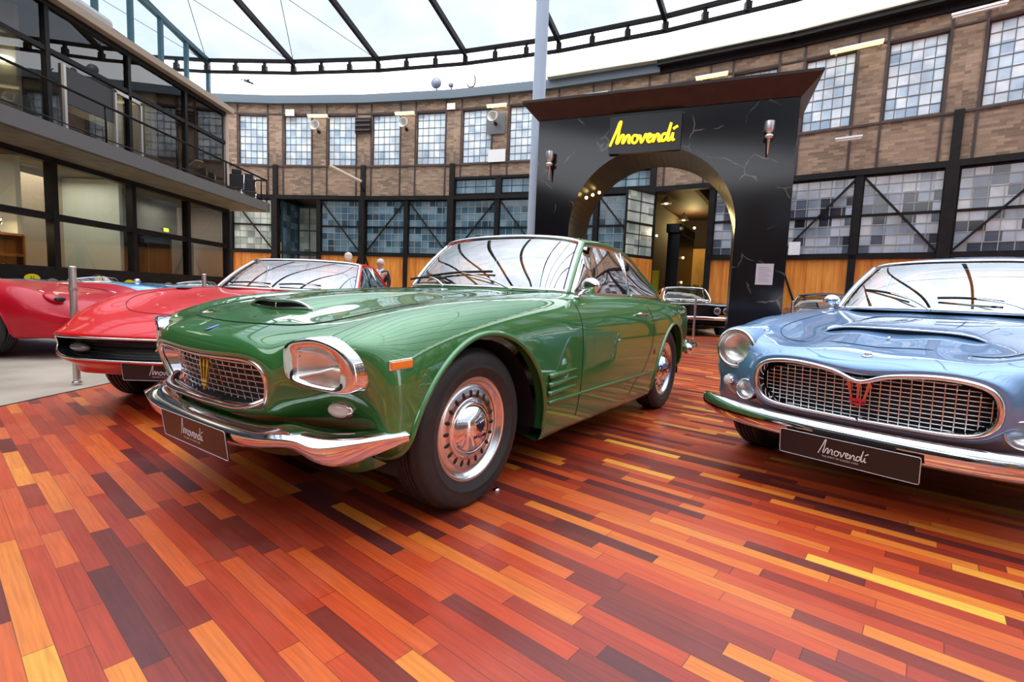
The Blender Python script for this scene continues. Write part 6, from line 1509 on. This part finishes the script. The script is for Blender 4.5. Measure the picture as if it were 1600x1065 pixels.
# exit sign
d = ray(258, 359); q = CAMP+d*((LX-.42)/d.x); t = empty('exit_sign', q, 0, 'small glowing yellow-green exit sign above the dark door', 'sign')
m = MB(); m.boxb(-.03, .03, -.11, .11, -.055, .055); m.build('housing', WHITE, t); m = MB(); m.boxb(.03, .034, -.10, .10, -.048, .048); m.build('panel', mat('exit_glow', (.7, .9, .1), .4, emit=(.75, .85, .05), es=2.5), t)

# balcony chairs
def office_chair(x, y, rz, lab):
    t = empty('chair', (x, y, 3.56), R(rz), lab, 'chair', 'chairs on the balcony')
    blk = mat('chair_black', (0.012, 0.011, 0.012), 0.5)
    m = MB(); m.boxb(-.22, .22, -.22, .22, .43, .48); m.build('seat', blk, t, bevel=.015)
    m = MB(); m.boxb(-.25, -.20, -.21, .21, .52, .98); m.boxb(-.26, -.21, -.15, .15, .98, 1.14); m.build('backrest', blk, t, bevel=.02)
    for sx in (-.2, .2):
        for sy in (-.2, .2): m = MB(); m.tube([(sx, sy, 0), (sx, sy, .44)] if sx > 0 else [(sx-.03, sy, 0), (sx-.02, sy, .5), (sx-.06, sy*1.08, 1.0)], .013, 8); m.build('leg', CHROME, t)
office_chair(-9.35, 16.9, -70, 'black high-backed chair on the balcony end, left one'); office_chair(-9.25, 17.55, -60, 'black high-backed chair on the balcony end, right one')

# lights and signs on the brick wall
def on_wall(px, py, out=0.0):
    d = ray(px, py); r = WR-.09-out; a = d.x*d.x+d.y*d.y; b = -2*(d.x*WC.x+d.y*WC.y); c = WC.x**2+WC.y**2-r*r
    t = (-b+math.sqrt(b*b-4*a*c))/(2*a); q = CAMP+d*t; ang = math.atan2(q.x-WC.x, q.y-WC.y); return q, -ang
def wall_tube(px, py, L_, lab, glow=True):
    q, rz = on_wall(px, py, .35); t = empty('tube_light', q, rz, lab, 'light', 'tube lights along the brick wall')
    m = MB(); m.boxb(-L_/2, L_/2, -.05, .05, .03, .08); m.boxb(-L_/2+.1, -L_/2+.14, .0, .36, .04, .07); m.boxb(L_/2-.14, L_/2-.1, .0, .36, .04, .07); m.build('housing', WHITE, t)
    m = MB(); m.tube([(-L_/2+.02, 0, 0), (L_/2-.02, 0, 0)], .035, 8); m.build('tube', mat('tube_yellow', (1, .9, .3), .4, emit=(1.0, .82, .22), es=2.0) if glow else WHITE, t)
for px, py, w in ((496, 182, 28), (632, 178, 29), (776, 166, 30), (931, 149, 34), (1112, 120, 40), (1338, 75, 52)):
    q, _ = on_wall(px, py, .35); wall_tube(px, py, w*(q-CAMP).length/780*1.0, 'yellow tube light on the brick wall, %s' % {496: 'between the second and third upper windows', 632: 'above the middle one of three horns', 776: 'just left of the blue-white column', 931: 'above the portal sign', 1112: 'above the right half of the portal', 1338: 'right of the portal between two large windows'}[px])
wall_tube(1326, 218, .62, 'short white tube lamp on the brick between window rows at right', False)
wall_tube(1530, 17, 1.0, 'white tube lamp under the eaves near the top right corner', False)
for px, py, lab in ((499, 204, 'grey horn loudspeaker under the leftmost wall tube light'), (636, 200, 'grey horn loudspeaker on the brick between two pale windows'), (775, 191, 'grey horn loudspeaker on a dark square plate beside the column')):
    q, rz = on_wall(px, py, .08); t = empty('loudspeaker', q, rz, lab, 'loudspeaker', 'horn loudspeakers on the wall')
    m = MB(); m.lathe([(.05, .0), (.06, -.15), (.10, -.28), (.20, -.40), (.21, -.42), (.19, -.41), (.06, -.25), (0, -.22)], axis='Y', seg=24, M=Matrix.Rotation(R(-14), 3, 'X')); m.build('horn', mat('horn_grey', (.42, .40, .36), .5), t)
    m = MB(); m.boxb(-.04, .04, -.12, .03, -.12, .05); m.build('bracket', STEEL, t)
q, rz = on_wall(775, 193, .0); t = MB(); t.boxb(-.38, .38, -.01, .02, -.38, .38); o = t.build('mounting_plate', mat('plate_grey', (.12, .13, .14), .5)); o.location = q; o.rotation_euler = (0, 0, rz); tag(o, 'dark square plate behind the loudspeaker beside the column', 'plate')
for px, py, w, h, lab, col in ((776, 243, .70, .46, 'white square board on the brick below the horn by the column', (.75, .76, .76)), (453, 176, .38, .26, 'small pale board above the second upper window from the left', (.70, .66, .58)), (705, 166, .34, .24, 'small pale board under the eaves left of the column', (.70, .66, .58)), (1241, 388, .30, .38, 'white paper sheet in the window pane just right of the portal', (.8, .82, .82))):
    q, rz = on_wall(px, py, .03); m = MB(); m.boxb(-w/2, w/2, -.015, .015, -h/2, h/2); o = m.build('board', mat('board_%d' % px, col, .6)); o.location = q; o.rotation_euler = (0, 0, rz); tag(o, lab, 'board')
q, rz = on_wall(567, 196, .03); t = empty('vent_louvre', q, rz, 'dark slatted louvre on the brick between two upper windows', 'vent')
m = MB(); m.boxb(-.34, .34, -.01, .02, -.30, .30); m.build('frame', STEEL, t); m = MB(); [m.boxb(-.32, .32, -.05, -.01, z-.03, z+.03) for z in (-.18, 0, .18)]; m.build('slats', RUSTSTEEL, t)
# flood lamp on an arm
q, rz = on_wall(568, 285, .0); t = empty('flood_lamp', q, rz, 'beige long flood lamp tilted off the brick wall above the lower windows', 'lamp')
m = MB(); m.tube([(0, 0, -.35), (0, -.15, -.2), (0, -.35, .0)], .03, 8); m.build('arm', STEEL, t); m = MB(); m.beam((.05, -.3, -.05), (-.95, -1.0, .42), .30, .09); m.build('lamp_head', mat('lamp_beige', (.62, .50, .38), .4), t, bevel=.02)
# things standing on the eaves
for px, py, r, lab in ((682, 130, .21, 'large round floodlight on the eaves left of the column'), (705, 133, .10, 'small round floodlight on the eaves beside the larger one')):
    q, rz = on_wall(px, py, .1); q.z = max(q.z, 8.72+r); t = empty('floodlight', q, rz, lab, 'floodlight', 'floodlights on the eaves')
    m = MB(); m.lathe([(0, .08), (r*.7, .07), (r, .0), (r*.98, -.05), (0, -.06)], axis='Y', seg=28); m.build('lamp_head', mat('flood_grey', (.10, .12, .17), .4), t); m = MB(); m.tube([(0, 0.03, -r), (0, .03, -r-.10)], .03, 8); m.build('stand', STEEL, t)
q, rz = on_wall(737, 126, .1); q.z = 8.68; t = empty('eaves_bracket', q, rz, 'small hooked metal bracket standing on the eaves near the column', 'bracket')
m = MB(); m.tube(curve([(-.18, 0, .12), (-.1, 0, .03), (.08, 0, .04), (.14, 0, .2), (.12, 0, .42)], 16), .025, 8); m.tube([(0, 0, -.05), (0, 0, .04)], .02, 6); m.build('hook', STEEL, t)
# gull gliding past the open band
q = at_depth(387, 127, 24.0); t = empty('bird', q, 0, 'small dark gull gliding in the white sky above the left wall', 'bird')
m = MB(); m.ball((0, 0, 0), (.20, .07, .06), M=Matrix.Rotation(R(20), 3, 'Y')); m.ball((.2, 0, -.08), (.07, .05, .05))
for s, pts in ((1, [(0, 0, .02), (-.15, .15, .06), (-.34, .30, .05)]), (-1, [(0, 0, .02), (.16, -.2, .02), (.36, -.4, -.12)])):
    P = curve(pts, 10); m.grid([[p+Vector((.06*(1-i/10), 0, 0)), p+Vector((0, 0, .012)), p-Vector((.07*(1-i/11), 0, 0))] for i, p in enumerate(P)])
m.add([(-.18, .05, .05), (-.34, .06, .08), (-.34, -.06, .08), (-.18, -.05, .05)], [(0, 1, 2, 3)]); o = m.build('body', mat('gull_dark', (.03, .03, .035), .7), t, solid=.012)

# gateway room: pendants, bulbs, banner
def pendant(px, py, Y, lab, r=.22):
    q = at_depth(px, py, Y); t = empty('pendant_lamp', q, 0, lab, 'lamp', 'pendant lamps in the gateway room')
    m = MB(); m.lathe([(.04, .24), (.07, .18), (.10, .14), (r*.8, .05), (r, -.06), (r*.96, -.06), (r*.7, .04), (.05, .14)], seg=28); m.tube([(0, 0, .22), (0, 0, 4.62-q.z)], .012, 6); m.build('lamp_shade', mat('shade_white', (.75, .73, .68), .35), t)
    m = MB(); m.ball((0, 0, -.01), .07); m.build('bulb', mat('bulb_glow', (1, .85, .5), .3, emit=(1, .80, .40), es=5), t)
pendant(1041, 316, 19.4, 'white pendant lamp in the gateway room, higher and nearer one'); pendant(1068, 342, 21.5, 'white pendant lamp in the gateway room, lower and farther one')
bulb = mat('bulb_warm', (1, .8, .4), .3, emit=(1, .75, .35), es=6)
for i, (px, py, lab) in enumerate(((1015.5, 358.5, 'top left'), (1026, 368, 'second from top at left'), (1085, 356, 'top right under the timber'), (1012, 422, 'low left beside the yellow banner'), (1057, 394.5, 'first of the upper trio'), (1062, 399, 'middle of the upper trio'), (1067, 402.5, 'last of the upper trio'), (1054, 437, 'first of the lower trio'), (1059.5, 439, 'middle of the lower trio'), (1064, 441, 'last of the lower trio'))):
    q = at_depth(px, py, 18.6 if px > 1050 else 19.2); t = empty('spot_lamp', q, 0, 'small round warm spot lamp in the gateway room, '+lab, 'lamp', 'spot lamps in the gateway room')
    m = MB(); m.ball((0, 0, 0), .045, 14, 8); m.build('bulb', bulb, t); m = MB(); m.lathe([(.047, .0), (.05, .09), (0, .10)], axis='Y', seg=16); m.build('housing', BLACK, t)
q = at_depth(1021, 460, 19.0); t = empty('banner', (q.x, q.y, 0), R(-25), 'tall bright yellow banner standing inside the gateway room', 'banner'); m = MB(); m.boxb(-.16, .16, -.01, .01, .05, 2.0); m.build('cloth', mat('banner_yellow', (.9, .72, .02), .6), t); m = MB(); m.boxb(-.18, .18, -.12, .12, 0, .05); m.build('foot', BLACK, t)
q = at_depth(1088, 470, 20.6); t = empty('plant', (q.x, q.y, 0), 0, 'yellow-leaved bushy plant at the back of the gateway room', 'plant'); m = MB(); rnd = random.Random(3)
for k in range(60):
    a, e, r = rnd.uniform(0, 6.28), rnd.uniform(-.2, 1.4), rnd.uniform(.25, .5); c = Vector((math.cos(a)*math.cos(e)*r, math.sin(a)*math.cos(e)*r, 1.1+math.sin(e)*r)); m.ball(c, (.11, .05, .02), 8, 6, M=Matrix.Rotation(a, 3, 'Z') @ Matrix.Rotation(-e, 3, 'Y'))
m.build('leaves', mat('leaf_yellow', (.55, .48, .04), .5), t); m = MB(); m.lathe([(0, 0), (.2, 0), (.26, .5), (.2, .5), (0, .45)], seg=20); m.tube([(0, 0, .4), (0, 0, 1.1)], .03, 6); m.build('pot', BLACK, t)
for (px, py, Y, e, c) in ((1060, 350, 19.5, 8, (1, .62, .25)), (1078, 400, 23.0, 130, (1, .75, .30)), (1400, 340, 17.0, 60, (1, .75, .4))):
    q = at_depth(px, py, Y); l = bpy.data.lights.new('gate_room_fill', 'POINT'); l.energy = e; l.color = c; l.shadow_soft_size = .15; o = bpy.data.objects.new('gate_room_fill', l); link(o); o.location = (q.x, q.y, 4.2)  # added point lights without fixtures; the deep one brightens the ochre wall
# bottle cap like bolt cover in the floor beside the tyre
q = at_z(775, 765, 0.0); m = MB(); m.lathe([(.018, 0), (.018, .004), (.012, .010), (0, .012)], seg=20); o = m.build('floor_socket', CHROME); o.location = q; tag(o, 'tiny metal cap on the wooden platform behind the green car front tyre', 'cap')

# ---------------------------------------------------------------- visitors
def person(x, y, rz, h, lab, hair, jacket, trousers, scarf=None, hairlen=0):
    t = empty('person', (x, y, 0), R(rz), lab, 'person'); k = h/1.75
    J = dict(pel=(0, 0, .95), chest=(0, 0, 1.25), neck=(0.0, 0, 1.46), hb=(.015, 0, 1.54), hm=(.03, 0, 1.63), ht=(.015, 0, 1.71),
             shL=(-.01, .19, 1.39), elL=(-.03, .25, 1.12), wrL=(.08, .24, .90), haL=(.11, .23, .82), shR=(-.01, -.19, 1.39), elR=(-.03, -.25, 1.12), wrR=(.08, -.24, .90), haR=(.11, -.23, .82),
             hiL=(0, .10, .90), knL=(.03, .11, .50), anL=(0, .11, .09), toL=(.17, .12, .04), hiR=(0, -.10, .90), knR=(.03, -.11, .50), anR=(0, -.11, .09), toR=(.17, -.12, .04))
    rad = dict(pel=.15, chest=.165, neck=.055, hb=.070, hm=.092, ht=.06, shL=.075, shR=.075, elL=.05, elR=.05, wrL=.034, wrR=.034, haL=.036, haR=.036, hiL=.095, hiR=.095, knL=.062, knR=.062, anL=.042, anR=.042, toL=.038, toR=.038)
    E = [('pel', 'chest'), ('chest', 'neck'), ('neck', 'hb'), ('hb', 'hm'), ('hm', 'ht'), ('chest', 'shL'), ('shL', 'elL'), ('elL', 'wrL'), ('wrL', 'haL'), ('chest', 'shR'), ('shR', 'elR'), ('elR', 'wrR'), ('wrR', 'haR'), ('pel', 'hiL'), ('hiL', 'knL'), ('knL', 'anL'), ('anL', 'toL'), ('pel', 'hiR'), ('hiR', 'knR'), ('knR', 'anR'), ('anR', 'toR')]
    def skin(name, keys, scale, m):
        ks = [q for q in J if q in keys]; ix = {q: i for i, q in enumerate(ks)}
        me = bpy.data.meshes.new(name); me.from_pydata([tuple(c*k for c in J[q]) for q in ks], [(ix[a], ix[b]) for a, b in E if a in ix and b in ix], []); me.materials.append(m)
        o = bpy.data.objects.new(name, me); link(o, t); o.modifiers.new('skin', 'SKIN').use_smooth_shade = True
        for q in ks: r = rad[q]*k*scale.get(q, scale['*']); me.skin_vertices[0].data[ix[q]].radius = (r, r*(1.0 if q not in ('pel', 'chest') else .72))
        root = 'pel' if 'pel' in ix else ks[0]; me.skin_vertices[0].data[ix[root]].use_root = True; s = o.modifiers.new('sub', 'SUBSURF'); s.levels = s.render_levels = 2
        return o
    sk = mat('skin_tone', (.58, .28, .20), .5)
    body = skin('body', list(J), {'*': .92}, sk)
    skin('jacket', ['pel', 'chest', 'neck', 'shL', 'elL', 'wrL', 'shR', 'elR', 'wrR'], {'*': 1.12, 'neck': .95}, mat('jacket_%s' % jacket[0], jacket[1], .8))
    skin('trousers', ['pel', 'hiL', 'knL', 'anL', 'hiR', 'knR', 'anR'], {'*': 1.12}, mat('trousers_dark', trousers, .8))
    hm = mat('hair_%s' % hair[0], hair[1], .7); m = MB(); m.ball((-.005*k, 0, 1.675*k), (.108*k, .095*k, .095*k), 24, 14); m.ball((-.045*k, 0, 1.62*k), (.075*k, .088*k, .09*k), 20, 12); m.build('hair', hm, t)
    m = MB()
    for s in (1, -1): m.ball((.112*k, s*.033*k, 1.635*k), (.010, .014, .009), 10, 6)
    m.build('eyes', mat('eye_dark', (.03, .03, .03), .2), body); m = MB(); m.ball((.122*k, 0, 1.605*k), (.018, .013, .024), 10, 8); m.ball((.105*k, 0, 1.565*k), (.012, .026, .007), 10, 6)
    for s in (1, -1): m.ball((.02*k, s*.093*k, 1.615*k), (.018, .010, .03), 10, 8)
    m.build('face_features', mat('skin_pink', (.55, .22, .18), .5), body)
    for s in (1, -1):
        m = MB()
        for j, (l, w) in enumerate(((.075, -.022), (.085, -.008), (.08, .007), (.062, .021))): m.tube([Vector((.115+w, s*.23, .80))*k, Vector((.12+w*1.1, s*.228, .80-l*.6))*k, Vector((.112+w*1.1, s*.222, .80-l))*k], [.010, .009, .007], 8)
        m.tube([Vector((.145, s*.225, .84))*k, Vector((.165, s*.215, .80))*k, Vector((.16, s*.21, .765))*k], [.011, .010, .008], 8); m.build('fingers', sk, body)
        m = MB(); m.ball(Vector((.07, s*.115, .045))*k, (.145, .055, .048), 16, 10); m.build('shoe', mat('shoe_dark', (.03, .02, .018), .5), t)
    if scarf:
        m = MB(); m.tube(curve([(.05*k, .06*k, 1.44*k), (.09*k, 0, 1.41*k), (.05*k, -.06*k, 1.44*k), (-.05*k, -.05*k, 1.47*k), (-.06*k, .05*k, 1.47*k)], 24, closed=True), .035*k, 8, closed=True); m.tube([Vector((.10, .02, 1.40))*k, Vector((.15, .035, 1.22))*k, Vector((.14, .04, 1.05))*k], .035*k, 8, flat=.5); m.build('scarf', mat('scarf_pale', scarf, .8), t)
p = at_depth(594, 440, 13.0); person(p.x, p.y, -100, 1.66, 'white-haired person in a dark jacket with pale scarf standing before the orange boards', ('white', (.75, .72, .70)), ('dark', (.02, .025, .04)), (.03, .03, .04), scarf=(.62, .72, .80))
p = at_depth(544, 430, 12.6); person(p.x, p.y, 110, 1.76, 'fair-haired person whose head just shows above the red coupe roof', ('fair', (.78, .62, .52)), ('red', (.35, .08, .06)), (.04, .04, .05))
